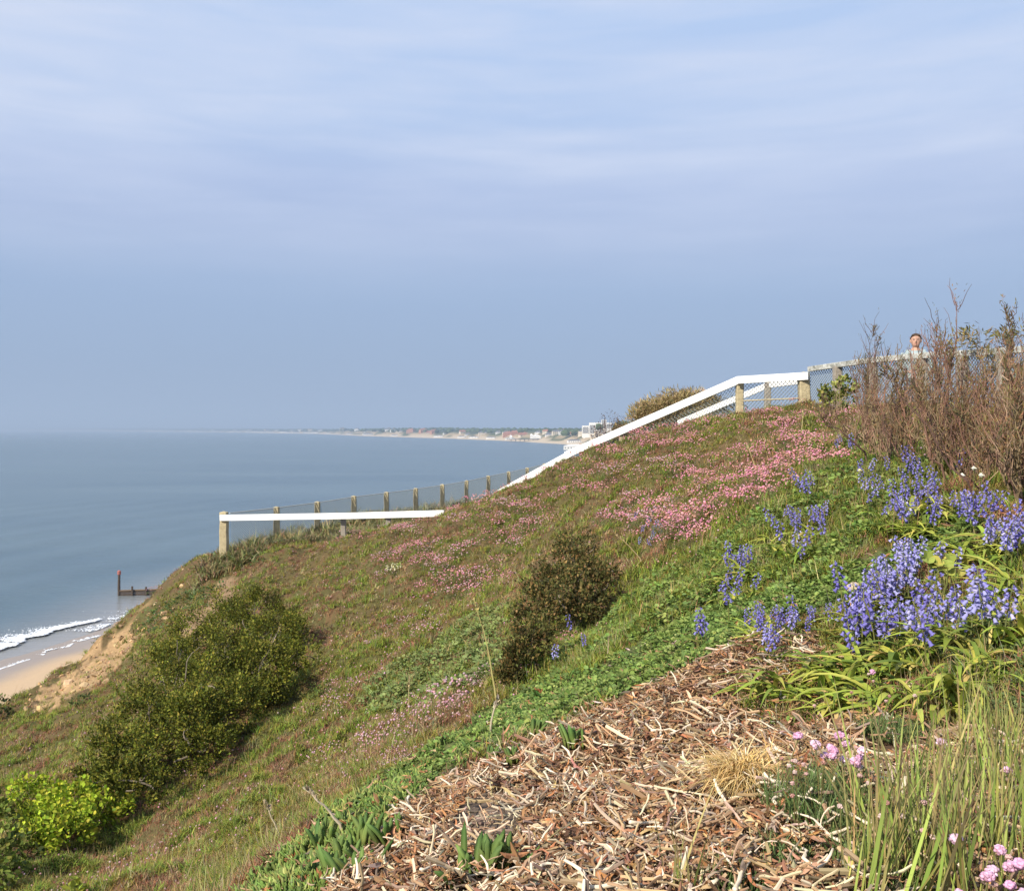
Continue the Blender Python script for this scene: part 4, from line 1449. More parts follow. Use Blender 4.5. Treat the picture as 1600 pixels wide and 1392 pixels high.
def litter():
    g = np.random.default_rng(51)
    cur = [curl(g) for _ in range(26)]
    tw = [twig(g, 6, g.uniform(.018, .035)) for _ in range(12)]
    mb = MB()
    N = 135000
    x, y, r, g = polar_points(N, 1.15, 5.6, -0.42, 0.66, seed=53, power=0.95)
    dz = g.uniform(0, 1, N) ** 1.5 * 0.04
    P = on_ground(x, y, dz + 0.004); px, py = proj(P)
    n2 = fbm(x * 5, y * 5, 221, 3); n3 = fbm(x * 2, y * 2, 223, 3)
    soil = np.hypot((px - 760) / 75, (py - 1275) / 42) < 0.9 + (n2 - .5)
    hole = np.zeros(N, bool)
    for hx, hy, hr in HOLES:
        hole |= np.hypot((px - hx), (py - hy) * 1.7) < hr
    m_hole = ~hole | (g.uniform(0, 1, N) < .12)
    zl = zone(px, py, Z_LITTER, x, y, 22)
    zr = zone(px, py, Z_RIGHT, x, y, 16) & (n3 > .46)
    rightlow = (px > 1290) & (py > 1120)
    u = g.uniform(0, 1, N)
    m = (zl & ~(soil & (u < .88)) & ~(rightlow & (u < .25))) | (zr & (u < .5)) | (zone(px, py, Z_MAT, x, y, 50) & (px < 1250) & (u < .3))
    m &= m_hole & ~(clov(px, py)) & ~(zone(px, py, Z_MAT, x, y, 24) & (u > .05))
    c = pick(N, [(0.31, 0.175, 0.09), (0.43, 0.275, 0.15), (0.19, 0.105, 0.06), (0.55, 0.41, 0.26), (0.37, 0.17, 0.075), (0.58, 0.48, 0.35), (0.30, 0.235, 0.175)], 0.22, g,
             p=[.31, .16, .26, .05, .13, .02, .07])
    L = np.exp(g.normal(math.log(.042), .42, N)).clip(.014, .085)
    k = g.integers(0, 26, N)
    for q in range(26):
        mm = m & (k == q) & (u < .88)
        scatter(mb, cur[q], P[mm], yaw_tilt(mm.sum(), 0.42, g), L[mm], c[mm])
    pale = pick(N, [(0.42, 0.29, 0.17), (0.58, 0.47, 0.33), (0.28, 0.17, 0.10), (0.26, 0.19, 0.135)], 0.15, g)
    k = g.integers(0, 12, N)
    for q in range(12):
        mm = m & (k == q) & (u >= .88)
        scatter(mb, tw[q], P[mm] + np.array([0, 0, .01]), yaw_tilt(mm.sum(), 0.25, g), L[mm] * 1.5, pale[mm])
    ob = mb.build('dead_leaves', M_dry)
    tag(ob, 'thick litter of curled brown dead leaves and bits of stem on the bank', 'leaf litter', kind='stuff')


litter()


def dry_stems():
    """the larger bleached runners lying on the litter"""
    g = np.random.default_rng(61)
    protos = []
    for k in range(9):
        n = 9
        ang = np.cumsum(g.normal(0, .38, n)); pit = np.cumsum(g.normal(0, .16, n))
        d = np.column_stack([np.cos(ang) * np.cos(pit), np.sin(ang) * np.cos(pit), np.sin(pit)])
        p = np.cumsum(d, 0) / n; p -= p.mean(0)
        rad = 0.022 * (1 + g.normal(0, .2, n)) * (1 + .35 * (np.arange(n) % 3 == 0)) * np.linspace(1.15, .75, n)
        mb = MB(); V, Q, T = tube(p, rad, 7)
        cc = np.array([0.68, 0.57, 0.42]) * (1 + g.normal(0, .2, (len(V), 1)))
        mb.add(V, Q, T, col=cc)
        if k % 2 == 0:
            j = g.integers(3, 6)
            q = p[j] + np.cumsum(np.vstack([np.zeros(3), np.tile(unit(np.array([g.normal(), g.normal(), .3])) * .09, (4, 1)) + g.normal(0, .02, (4, 3))]), 0)
            V, Q, T = tube(q, np.linspace(.020, .012, 5), 6); mb.add(V, Q, T, col=(0.56, 0.46, 0.33))
        o = mb.build('dry_twig', M_dry, smooth=True)
        tag(o, 'pale bleached dead runner lying on the brown leaf litter', 'dead twig', 'bleached stems on the leaf litter')
        protos.append(o)
    N = 2600
    x, y, r, g = polar_points(N, 1.35, 4.6, -0.36, 0.60, seed=63)
    P = on_ground(x, y, 0.035); px, py = proj(P)
    zl = zone(px, py, Z_LITTER, x, y, 20) & ~((px > 1320) & (py > 1100) & (g.uniform(0, 1, N) < .8)) & (px > 0) & (px < 1600) & (py < 1392)
    soil = np.hypot((px - 760) / 85, (py - 1275) / 50) < 1
    idx = np.where(zl & ~soil)[0][:190]
    used = [False] * 9
    for i in idx:
        k = int(g.integers(0, 9)); s = float(g.uniform(.07, .19))
        R = Matrix([list(v) for v in yaw_tilt(1, 0.22, g)[0]])
        e = R.to_euler()
        sc = (s, s * .9, s * .9) if s < .11 else (s, s * .7, s * .7)
        if not used[k]:
            used[k] = True
            protos[k].location = P[i]; protos[k].rotation_euler = e; protos[k].scale = sc
        else:
            dup(protos[k], P[i], e, sc)
    for k in range(9):
        if not used[k]:
            bpy.data.objects.remove(protos[k])


dry_stems()


# ------------------------------------------------------------------ bushes
def bush(name, lobes, leaf, cols, dens, label, cat, depth=None, tm=LEAF, up=0.5, twigs=14, seed=0, shell=0.55, branch_col=(0.12, 0.09, 0.06), extra_sprigs=0, clump=0.2, drop=0.85, group=None, p=None, bare=0, kf=1.0, dead=0):
    g = np.random.default_rng(900 + seed)
    cs = []
    for (px, py, rp) in lobes:
        if depth is None:
            h = hit(px, py + rp * drop)[0]
            if np.isnan(h[0]):
                h = hit(px, py + rp * 1.6)[0]
            d = h[1]
        else:
            d = depth
        cs.append((at(px, py, d), rp * d / F))
    base = np.mean([c for c, _ in cs], 0)
    base[2] = float(height(base[0], base[1]))
    root = empty(name, base, label, cat, group)
    fo = MB(); br = MB()
    for c, Rr in cs:
        br = MB()
        n = int(dens * (Rr / leaf) ** 2)
        K = max(6, int(14 * (Rr / (leaf * 6)) ** 1.2))
        K = max(6, int(min(K, 60) * kf))
        dirs = unit(g.normal(0, 1, (K, 3)) + np.array([0, -0.15, 0.25]))
        sub = dirs * (g.uniform(.35, 1.0, (K, 1)) ** 0.6) * Rr * g.uniform(.75, 1.15, (K, 1))
        w = g.integers(0, K, n)
        off = g.normal(0, 1, (n, 3)) * Rr * clump
        p_ = sub[w] + off
        rad = np.linalg.norm(p_, axis=1) / Rr
        ok = (rad > shell * g.uniform(0, 1, n)) & (rad < 1.22)
        p_ = p_[ok]; w = w[ok]
        tint = np.clip(1 + g.normal(0, .26, (K, 1)), .5, 1.6)
        P = c + p_
        gz = height(P[:, 0], P[:, 1], False)
        ok = P[:, 2] > gz - 0.02
        P = P[ok]; w = w[ok]; p_ = p_[ok]
        n = len(P)
        outw = unit(p_ + 1e-6)
        d = unit(outw * 0.8 + g.normal(0, .65, (n, 3)) + np.array([0, 0, .25]))
        nr = unit(outw * .7 + np.array([0, 0, up]) + g.normal(0, .55, (n, 3)))
        scatter(fo, tm, P - base, frames(d, nr), leaf * g.uniform(.65, 1.3, n), pick(n, cols, .18, g, p) * tint[w])
        if extra_sprigs:
            ns = extra_sprigs
            dd = unit(g.normal(0, 1, (ns, 3)) * np.array([1, .8, .5]) + np.array([0, 0, .5]))
            for v in dd:
                s0 = c + v * Rr * .85; s1 = c + (v + np.array([0, 0, .25]) + g.normal(0, .1, 3)) * Rr * g.uniform(1.05, 1.3)
                if s1[2] < float(height(s1[0], s1[1], False)): continue
                t = g.uniform(0, 1, 14)[:, None]
                Q_ = s0 + (s1 - s0) * t + g.normal(0, leaf * .3, (14, 3))
                scatter(fo, tm, Q_ - base, frames(unit(np.tile(s1 - s0, (14, 1)) + g.normal(0, .4, (14, 3)) * np.linalg.norm(s1 - s0)), unit(g.normal(0, 1, (14, 3)) + np.array([0, 0, 1]))), leaf * g.uniform(.6, 1, 14), pick(14, cols, .18, g, p))
        for q in range(dead):
            d1 = unit(np.array([g.normal(0, .7), -.75, g.normal(.1, .5)])); d2 = unit(d1 + g.normal(0, .55, 3) * np.array([1, .4, 1]) + np.array([0, 0, .25]))
            p0 = c + d1 * Rr * .72; p1 = c + d2 * Rr * g.uniform(.98, 1.12)
            if min(p0[2], p1[2]) < float(height(p1[0], p1[1], False)): continue
            t = np.linspace(0, 1, 8)[:, None]
            pts = p0 + (p1 - p0) * t + (d1 + d2) * .5 * Rr * .22 * np.sin(t * math.pi) + np.cumsum(g.normal(0, Rr * .022, (8, 3)), 0)
            V, Q, T = tube(pts - base, np.linspace(.010, .004, 8), 5)
            br.add(V, Q, T, col=np.array((0.20, 0.165, 0.12)) * g.uniform(.6, 1.2))
        # branches from the ground into the lobe
        foot = c.copy(); foot[2] = float(height(c[0], c[1], False)) - .05
        foot[:2] += (base[:2] - foot[:2]) * .25
        for q in range(twigs):
            e = c + unit(g.normal(0, 1, 3) + np.array([0, -.2, .6])) * Rr * g.uniform(.6, 1.02 if not bare else 1.15)
            if e[2] < float(height(e[0], e[1], False)): continue
            m1 = foot + (e - foot) * .5 + g.normal(0, Rr * .14, 3)
            t = np.linspace(0, 1, 6)[:, None]
            pts = (1 - t) ** 2 * foot + 2 * t * (1 - t) * m1 + t * t * e + g.normal(0, Rr * .015, (6, 3))
            th = max(.05 * Rr, .006)
            V, Q, T = tube(pts - base, np.linspace(th * .5, th * .12, 6) * g.uniform(.6, 1.2), 5)
            br.add(V, Q, T, col=np.array(branch_col) * g.uniform(.7, 1.5))
        if br.n:
            br.build('branch', M_bark, root)
    fo.build('foliage', M_leaf, root)
    return root


BIG = [(400, 955, 40), (352, 980, 48), (300, 1010, 52), (428, 995, 45), (452, 985, 26), (400, 1045, 58), (330, 1070, 62), (262, 1078, 58), (222, 1128, 54), (300, 1135, 58), (368, 1105, 50), (432, 1055, 46), (474, 1030, 26),
       (190, 1178, 48), (250, 1185, 52), (165, 1222, 38), (212, 1235, 42), (320, 1170, 36), (275, 1040, 40)]
bush('evergreen_bush', [(a, b, r * 1.06) for a, b, r in BIG], 0.036, [(0.135, 0.15, 0.018), (0.185, 0.185, 0.024), (0.09, 0.11, 0.014), (0.24, 0.215, 0.035), (0.06, 0.075, 0.012)], 32, 'large dark olive evergreen bush hugging the slope above the beach', 'bush', seed=1, twigs=4, clump=.12, extra_sprigs=40, kf=.85, dead=2,
     branch_col=(0.30, 0.25, 0.19))
bush('yellow_green_bush', [(58, 1246, 38), (108, 1258, 44), (160, 1272, 38), (100, 1302, 42), (45, 1290, 34), (135, 1238, 24), (188, 1258, 20)], 0.038, [(0.26, 0.35, 0.025), (0.36, 0.43, 0.035), (0.18, 0.26, 0.02), (0.46, 0.47, 0.05)], 26,
     'bright yellow green leafy bush in front of the large dark bush', 'bush', seed=2, tm=LEAF_R, twigs=6, clump=.17)
bush('yellow_green_bush', [(-12, 1280, 36), (8, 1315, 34), (30, 1342, 26), (-14, 1365, 40), (2, 1345, 26)], 0.045, [(0.13, 0.17, 0.03), (0.20, 0.22, 0.04), (0.09, 0.12, 0.025)], 14,
     'darker yellow green bush cut by the bottom left corner of the photo', 'bush', seed=3, tm=LEAF_R, twigs=6)
bush('yellow_green_bush', [(132, 1386, 17), (118, 1398, 18)], 0.05, [(0.22, 0.25, 0.03), (0.30, 0.30, 0.04)], 14, 'small yellow green sprig of leaves at the bottom edge below the bright bush', 'bush', seed=4, tm=LEAF_R, twigs=4)
bush('mottled_bush', [(900, 862, 32), (890, 895, 42), (915, 925, 40), (860, 940, 46), (900, 955, 40), (842, 975, 36), (832, 1008, 30), (812, 1034, 22), (795, 1058, 16), (944, 905, 20), (868, 912, 30)], 0.034,
     [(0.085, 0.085, 0.025), (0.115, 0.105, 0.032), (0.26, 0.175, 0.065), (0.06, 0.065, 0.018), (0.20, 0.125, 0.045)], 30, 'bronze and dark green mottled bush standing alone in the middle of the slope', 'bush', seed=5, twigs=8, clump=.125, extra_sprigs=46, kf=.75, dead=1,
     p=[.28, .24, .16, .2, .12], branch_col=(0.13, 0.10, 0.08))
bush('leafy_shrub', [(1300, 612, 18), (1322, 604, 15), (1314, 626, 15), (1290, 628, 11), (1328, 618, 12)], 0.045, [(0.20, 0.24, 0.05), (0.30, 0.30, 0.07), (0.13, 0.17, 0.04)], 20, 'small bright leafy shrub beside the end of the weathered path fence', 'shrub', depth=12.6, seed=6, tm=LEAF_R, twigs=5)
bush('tan_scrub', [(1045, 652, 38), (1010, 662, 30), (1085, 645, 32), (1065, 650, 40), (985, 676, 22), (1110, 650, 26), (1028, 640, 24), (1070, 632, 20)], 0.11, [(0.38, 0.28, 0.14), (0.31, 0.24, 0.10), (0.26, 0.22, 0.09), (0.42, 0.31, 0.16)], 170,
     'tan coloured scrub rising behind the sloping white handrail', 'scrub', depth=22.5, seed=7, twigs=16, tm=(np.array([(0, 0, 0), (.5, .08, 0), (1, 0, .05), (.5, -.08, 0)]), np.zeros((0, 4), int), np.array([(0, 2, 1), (0, 3, 2)])), branch_col=(0.2, 0.14, 0.08), clump=.26)
bush('dark_scrub', [(1085, 652, 20), (1120, 640, 18), (1150, 628, 16)], 0.07, [(0.07, 0.075, 0.035), (0.10, 0.09, 0.05), (0.16, 0.12, 0.08)], 12, 'dark scrub showing through the wire under the sloping white handrail', 'scrub', depth=20.5, seed=8, twigs=10)
bush('twiggy_bush', [(952, 668, 24), (940, 678, 18), (966, 672, 16)], 0.035, [(0.12, 0.08, 0.06), (0.16, 0.11, 0.07)], 3, 'bare twiggy bush poking above the white handrail before the far hotel', 'bush', depth=22.0, seed=9, twigs=34, bare=1, branch_col=(0.11, 0.07, 0.06))
bush('dark_bush', [(2, 1102, 18), (-14, 1112, 22), (14, 1110, 10)], 0.07, [(0.06, 0.08, 0.025), (0.09, 0.10, 0.03)], 13, 'small dark bush on the cliff rim at the left edge above the sand', 'bush', seed=10, twigs=4)
bush('rounded_bush', [(492, 1082, 16), (502, 1078, 13)], 0.035, [(0.10, 0.14, 0.03), (0.13, 0.17, 0.04)], 13, 'small rounded green bush just right of the large dark bush', 'bush', seed=11, twigs=3)
bush('rounded_bush', [(122, 1094, 12), (134, 1092, 9)], 0.05, [(0.08, 0.11, 0.035), (0.11, 0.13, 0.04)], 13, 'small grey green cushion bush on the bare cliff rim', 'bush', seed=12, twigs=3)


# ------------------------------------------------------------------ tall twiggy shrubs by the path
def twig_shrub(px, py, d, top_px, spread, seed, label, dens=1.0, feather=1.0, colr=(0.185, 0.105, 0.078)):
    g = np.random.default_rng(1200 + seed)
    b = hit(px, py)[0]
    d = b[1]
    Ht = (py - top_px) * d / F
    root = empty('twiggy_shrub', b, label, 'shrub', 'reddish twiggy shrubs by the path')
    br = MB(); fo = MB()
    FT = (np.array([(0, 0, 0), (.5, .11, 0.02), (1, 0, 0), (.5, -.11, 0.02)]), np.zeros((0, 4), int), np.array([(0, 2, 1), (0, 3, 2)]))
    ns = int(25 * dens)
    for s in range(ns):
        a = g.uniform(0, 6.28); lean = g.uniform(.0, .7) * spread
        h = Ht * (g.uniform(.35, .85) if g.uniform() < .8 else g.uniform(.85, 1.0)) * (1 - .15 * lean)
        foot = np.array([math.cos(a), math.sin(a), 0]) * g.uniform(.02, .22) * spread
        tip = foot + np.array([math.cos(a) * lean * h, math.sin(a) * lean * h, h])
        t = np.linspace(0, 1, 9)[:, None]
        mid = foot + (tip - foot) * .5 + np.array([math.cos(a), math.sin(a), 0]) * lean * h * .22 + g.normal(0, .04, 3)
        pts = (1 - t) ** 2 * foot + 2 * t * (1 - t) * mid + t * t * tip + np.cumsum(g.normal(0, .018, (9, 3)), 0)
        pts[0, 2] = -.06
        c = np.array([(.19, .11, .08), (.26, .175, .115), (.14, .085, .068), (.19, .14, .08), (.23, .125, .088)][int(g.integers(0, 5))]) * g.uniform(.7, 1.3)
        V, Q, T = tube(pts, np.linspace(.0062, .0017, 9) * g.uniform(.7, 1.3), 4); br.add(V, Q, T, col=c)
        nb = int(27 * max(dens, .8))
        for k in range(nb):
            u = g.uniform(.12, 1.0) ** .8
            i = min(int(u * 8), 7); f = u * 8 - i
            p = pts[i] * (1 - f) + pts[i + 1] * f
            aa = g.uniform(0, 6.28); L = g.uniform(.08, .40) * (1.1 - .55 * u) * Ht / 1.2
            dr = unit(np.array([math.cos(aa) * .38, math.sin(aa) * .38, 1.0]) + g.normal(0, .1, 3))
            q = p + np.linspace(0, 1, 5)[:, None] * dr * L + np.cumsum(g.normal(0, .010, (5, 3)), 0)
            V, Q, T = tube(q, np.linspace(.0026, .0011, 5), 3, cap=False); br.add(V, Q, T, col=c * g.uniform(.8, 1.4))
            m = int(g.integers(8, 22) * feather)
            if m:
                w = g.uniform(0.1, 1, m)
                pos = p + dr * L * w[:, None]
                dd = unit(np.tile(dr, (m, 1)) + g.normal(0, .42, (m, 3)))
                col = pick(m, [(0.26, 0.15, 0.07), (0.20, 0.15, 0.055), (0.28, 0.145, 0.085), (0.19, 0.17, 0.06)], .2, g)
                scatter(fo, FT, pos, frames(dd, unit(g.normal(0, 1, (m, 3)))), g.uniform(.013, .03, m), col)
        if g.uniform(0, 1) < .34:        # a withered flower head at the tip
            m = 36
            ax = unit(pts[-1] - pts[-2])
            pos = pts[-1] + ax * g.uniform(-.07, .03, m)[:, None] + g.normal(0, .008, (m, 3))
            scatter(fo, FT, pos, frames(unit(ax + g.normal(0, .45, (m, 3))), unit(g.normal(0, 1, (m, 3)))), g.uniform(.02, .04, m), pick(m, [(0.16, 0.13, 0.06), (0.11, 0.10, 0.05), (0.10, 0.07, 0.05)], .2, g))
    br.build('branch', M_bark, root); fo.build('foliage', M_leaf, root)


for i, a in enumerate([
        (1345, 700, 8.6, 522, .8, 'thin bare reddish shrub at the left end of the row, nearest the small leafy shrub', .45, .12),
        (1388, 712, 8.0, 500, .75, 'reddish upright shrub just left of the person behind the fence', .7, .2),
        (1447, 722, 7.5, 466, .3, 'tall narrow shrub carrying a withered plume, just right of the person', .3, .3),
        (1418, 725, 7.6, 555, 1.3, 'low red brown shrub below the person behind the fence', .9, .35),
        (1478, 735, 7.1, 525, .9, 'dense red brown shrub right of the tall plumed one', .9, .4),
        (1525, 745, 6.8, 530, .9, 'red brown shrub under the middle of the weathered rail', .95, .55),
        (1566, 752, 6.6, 462, .45, 'tall plumed shrub second from the right edge of the photo', .5, .7),
        (1604, 765, 6.2, 452, .5, 'tall plumed shrub cut by the right edge of the photo', .6, .8),
        (1618, 775, 5.9, 560, 1.2, 'low shrub cut by the right edge of the photo', 1.0, .6)]):
    twig_shrub(a[0], a[1], a[2], a[3], a[4], i, a[5], a[6], a[7])
bush('olive_shrub', [(1500, 540, 20), (1530, 530, 26), (1565, 540, 26), (1600, 530, 30), (1545, 565, 26), (1600, 570, 30)], 0.085, [(0.24, 0.19, 0.065), (0.28, 0.20, 0.085), (0.19, 0.17, 0.055)], 30, 'soft olive brown shrub rising behind the path fence at the right', 'shrub', depth=11.9, seed=14, twigs=10,
     tm=(np.array([(0, 0, 0), (.5, .1, 0), (1, 0, .05), (.5, -.1, 0)]), np.zeros((0, 4), int), np.array([(0, 2, 1), (0, 3, 2)])), branch_col=(0.13, 0.08, 0.055), clump=.25)

# ------------------------------------------------------------------ bluebells
def strap(L, w, rise, out, g, n=9, droop=.75):
    p = arch(L, rise, out, n, droop)
    t = np.linspace(0, 1, n)
    wid = w * np.clip(np.minimum(t * 6 + .45, 1), 0, 1) * np.clip((1 - t) * 3.2, 0.05, 1)
    V = np.concatenate([p + np.array([0, 1, 0]) * -wid[:, None] + np.array([0, 0, .35]) * wid[:, None], p, p + np.array([0, 1, 0]) * wid[:, None] + np.array([0, 0, .35]) * wid[:, None]])
    Q = [(k * n + i, k * n + i + 1, (k + 1) * n + i + 1, (k + 1) * n + i) for k in (0, 1) for i in range(n - 1)]
    V[:, 1] += np.tile(t ** 2 * g.normal(0, .12) * L, 3)
    return V, np.array(Q), np.zeros((0, 3), int)


def bell():
    """one hanging bell with flared tips, mouth towards -z, about unit length"""
    V = []; n = 6
    for j, (z, r) in enumerate([(0, .10), (-.18, .27), (-.62, .29), (-.86, .40), (-.98, .62)]):
        for i in range(n):
            a = 2 * math.pi * (i + .5 * 0) / n
            rr = r
            V.append((rr * math.cos(a), rr * math.sin(a), z))
    # split tips: pull every tip out, leave gaps between
    Q = [(j * n + i, j * n + (i + 1) % n, (j + 1) * n + (i + 1) % n, (j + 1) * n + i) for j in range(3) for i in range(n)]
    T = []
    for i in range(n):
        a = 2 * math.pi * (i + .5) / n
        V.append((.66 * math.cos(a), .66 * math.sin(a), -.92))
        T.append((3 * n + i, 3 * n + (i + 1) % n, len(V) - 1))
    V = np.array(V)
    V = np.delete(V, range(4 * n, 5 * n), 0)
    T = [(a, b, c - n) for a, b, c in T]
    return V, np.array(Q), np.array(T)


BELL = bell()


def bluebell(k, pale):
    g = np.random.default_rng(2000 + k)
    root = empty('bluebell', (0, 0, 0))
    h = g.uniform(.23, .31)
    t = np.linspace(0, 1, 9)[:, None]
    bend = g.uniform(.02, .07); aa = g.uniform(0, 6.28)
    dirn = np.array([math.cos(aa), math.sin(aa), 0])
    pts = np.array([0, 0, -.02]) + t * np.array([0, 0, h]) + dirn * bend * t ** 2.5
    V, Q, T = tube(pts, np.linspace(.0034, .0018, 9), 5)
    MB().add(V, Q, T, col=(0.20, 0.20, 0.06) if not pale else (0.17, 0.19, 0.07)).build('stem', M_leaf, root, smooth=True)
    nb = int(g.integers(11, 17))
    cols = [(0.215, 0.19, 0.52), (0.165, 0.14, 0.44), (0.30, 0.28, 0.60)] if not pale else [(0.36, 0.35, 0.65), (0.47, 0.44, 0.68), (0.28, 0.26, 0.58)]
    fl = MB(); st = MB()
    for q in range(nb):
        u = .56 + .44 * (q + .5) / nb
        i = min(int(u * 8), 7); f = u * 8 - i
        p = pts[i] * (1 - f) + pts[i + 1] * f
        a = q * 2.4 + g.normal(0, .3)
        o = np.array([math.cos(a), math.sin(a), 0])
        L = .019 * (1.15 - .45 * (q / nb))
        c = p + o * g.uniform(.012, .020) + np.array([0, 0, .004])
        V, Q, T = tube([p, (p + c) / 2 + np.array([0, 0, .004]), c], .0009, 3, cap=False)
        st.add(V, Q, T, col=(0.16, 0.12, 0.30))
        down = unit(np.array([o[0] * .75, o[1] * .75, -1.0]) + g.normal(0, .15, 3))
        x = unit(np.cross(down, np.array([0.3, 1, .2]))); y = np.cross(-down, x)
        M = np.stack([x, y, -down], -1)
        col = np.array(cols[g.integers(0, 3)]) * g.uniform(.85, 1.2)
        fl.add((BELL[0] * L) @ M.T + c, BELL[1], BELL[2], col=np.clip(col, 0, .9))
    st.v and fl.add(np.vstack(st.v), np.vstack(st.q), None, col=(0.17, 0.14, 0.36))
    fl.build('flower_head', M_petal, root, smooth=True)
    for q in range(int(g.integers(3, 5))):
        V, Q, T = strap(g.uniform(.20, .32), g.uniform(.006, .010), g.uniform(.5, .8), g.uniform(.4, .95), g)
        V = rotz(V, g.uniform(0, 6.28))
        c = pick(1, [(0.13, 0.19, 0.035), (0.19, 0.24, 0.05), (0.26, 0.27, 0.06), (0.10, 0.15, 0.03)], .15, g)[0]
        MB().add(V, Q, T, col=c).build('leaf', M_leaf, root, smooth=True)
    return root


def bluebells():
    g = np.random.default_rng(71)
    deep = [bluebell(k, False) for k in range(5)]
    pale = [bluebell(10 + k, True) for k in range(4)]
    used = set()
    GR = 'bluebells flowering on the bank'
    # centre of the flower heads in the photograph, spread, number, pale share, label
    CL = [((1372, 928), (40, 30), 28, .15, 'deep blue bluebell in the big foreground clump beside the pale stone'),
          ((1462, 930), (46, 26), 24, .6, 'bluebell in the right half of the big foreground clump'),
          ((1385, 880), (52, 26), 20, .85, 'pale bluebell at the back of the big foreground clump'),
          ((1460, 850), (34, 16), 14, .9, 'pale lilac bluebell just behind the round yellow green leaves'),
          ((1535, 915), (22, 18), 9, .7, 'bluebell on a tall stem right of the big foreground clump'),
          ((1330, 955), (16, 34), 10, .2, 'bluebell at the left end of the big foreground clump near the dead leaves'),
          ((1205, 952), (26, 8), 16, .1, 'bluebell in the low row above the tip of the dead leaf bank'),
          ((1255, 950), (26, 10), 13, .15, 'bluebell at the right end of the low row above the dead leaf bank'),
          ((1195, 980), (14, 8), 6, .1, 'low bluebell at the lower edge of the row above the dead leaf bank'),
          ((1580, 805), (26, 26), 22, .2, 'bluebell in the clump at the right edge under the reddish shrubs'),
          ((1532, 775), (24, 9), 10, .1, 'bluebell in the low line leading to the right edge clump'),
          ((1420, 757), (34, 20), 24, .05, 'bluebell in the violet clump above the arching yellow leaves'),
          ((1470, 780), (28, 12), 11, .1, 'bluebell right of the violet clump above the yellow leaves'),
          ((1440, 715), (46, 14), 14, .05, 'bluebell at the foot of the reddish shrubs'),
          ((1240, 810), (22, 26), 18, .1, 'bluebell in the tall group on the green slope left of the foreground'),
          ((1285, 800), (16, 16), 7, .15, 'bluebell in the loose group right of the tall group on the green slope'),
          ((1157, 862), (20, 16), 9, .15, 'bluebell in the small group lower left of the tall group on the green slope'),
          ((1150, 895), (26, 14), 7, .3, 'bluebell scattered below the small group on the green slope'),
          ((1110, 962), (36, 14), 4, .2, 'bluebell scattered over the leafy lip of the bank'),
          ((1255, 742), (14, 8), 8, .05, 'bluebell beside the upper pink thrift patches'),
          ((1012, 818), (26, 16), 14, .3, 'dusty blue bluebell far up the slope beside the mottled bush'),
          ((1325, 690), (14, 10), 5, .05, 'bluebell at the left foot of the reddish shrubs'),
          ((1350, 760), (40, 40), 8, .3, 'single bluebell dotted in the green grass below the shrubs'),
          ((890, 985), (20, 14), 3, .3, 'single bluebell under the mottled bush')]
    for (cx, cy), (sx, sy), n, pl, lab in CL:
        for q in range(n):
            hx, hy = g.normal(cx, sx * .78), g.normal(cy, sy * .72)
            py = hy + 40
            s = float(g.uniform(.58, .84)) * (1.18 if 'big foreground' in lab or 'lilac' in lab else 1.0) * (.72 if 'row above' in lab or 'end of the low row' in lab else 1.0)
            P = None
            for _ in range(5):
                P = hit(hx, py)[0]
                if np.isnan(P[0]): break
                py = hy + .215 * s * F / P[1]
            if P is None or np.isnan(P[0]): continue
            if q >= n * (.5 if 'big foreground' in lab else .72): break
            ip = g.uniform() < pl
            k = int(g.integers(0, 4 if ip else 5))
            src = (pale if ip else deep)[k]
            key = (ip, k)
            rot = (g.normal(0, .12), g.normal(0, .12), g.uniform(0, 6.28))
            P[2] = float(height(P[0], P[1])) - .01
            if key not in used:
                used.add(key)
                src.location = P; src.rotation_euler = rot; src.scale = (s, s, s); tag(src, lab, 'bluebell', GR)
            else:
                r = dup(src, P, rot, s, lab, GR); r['category'] = 'bluebell'


bluebells()


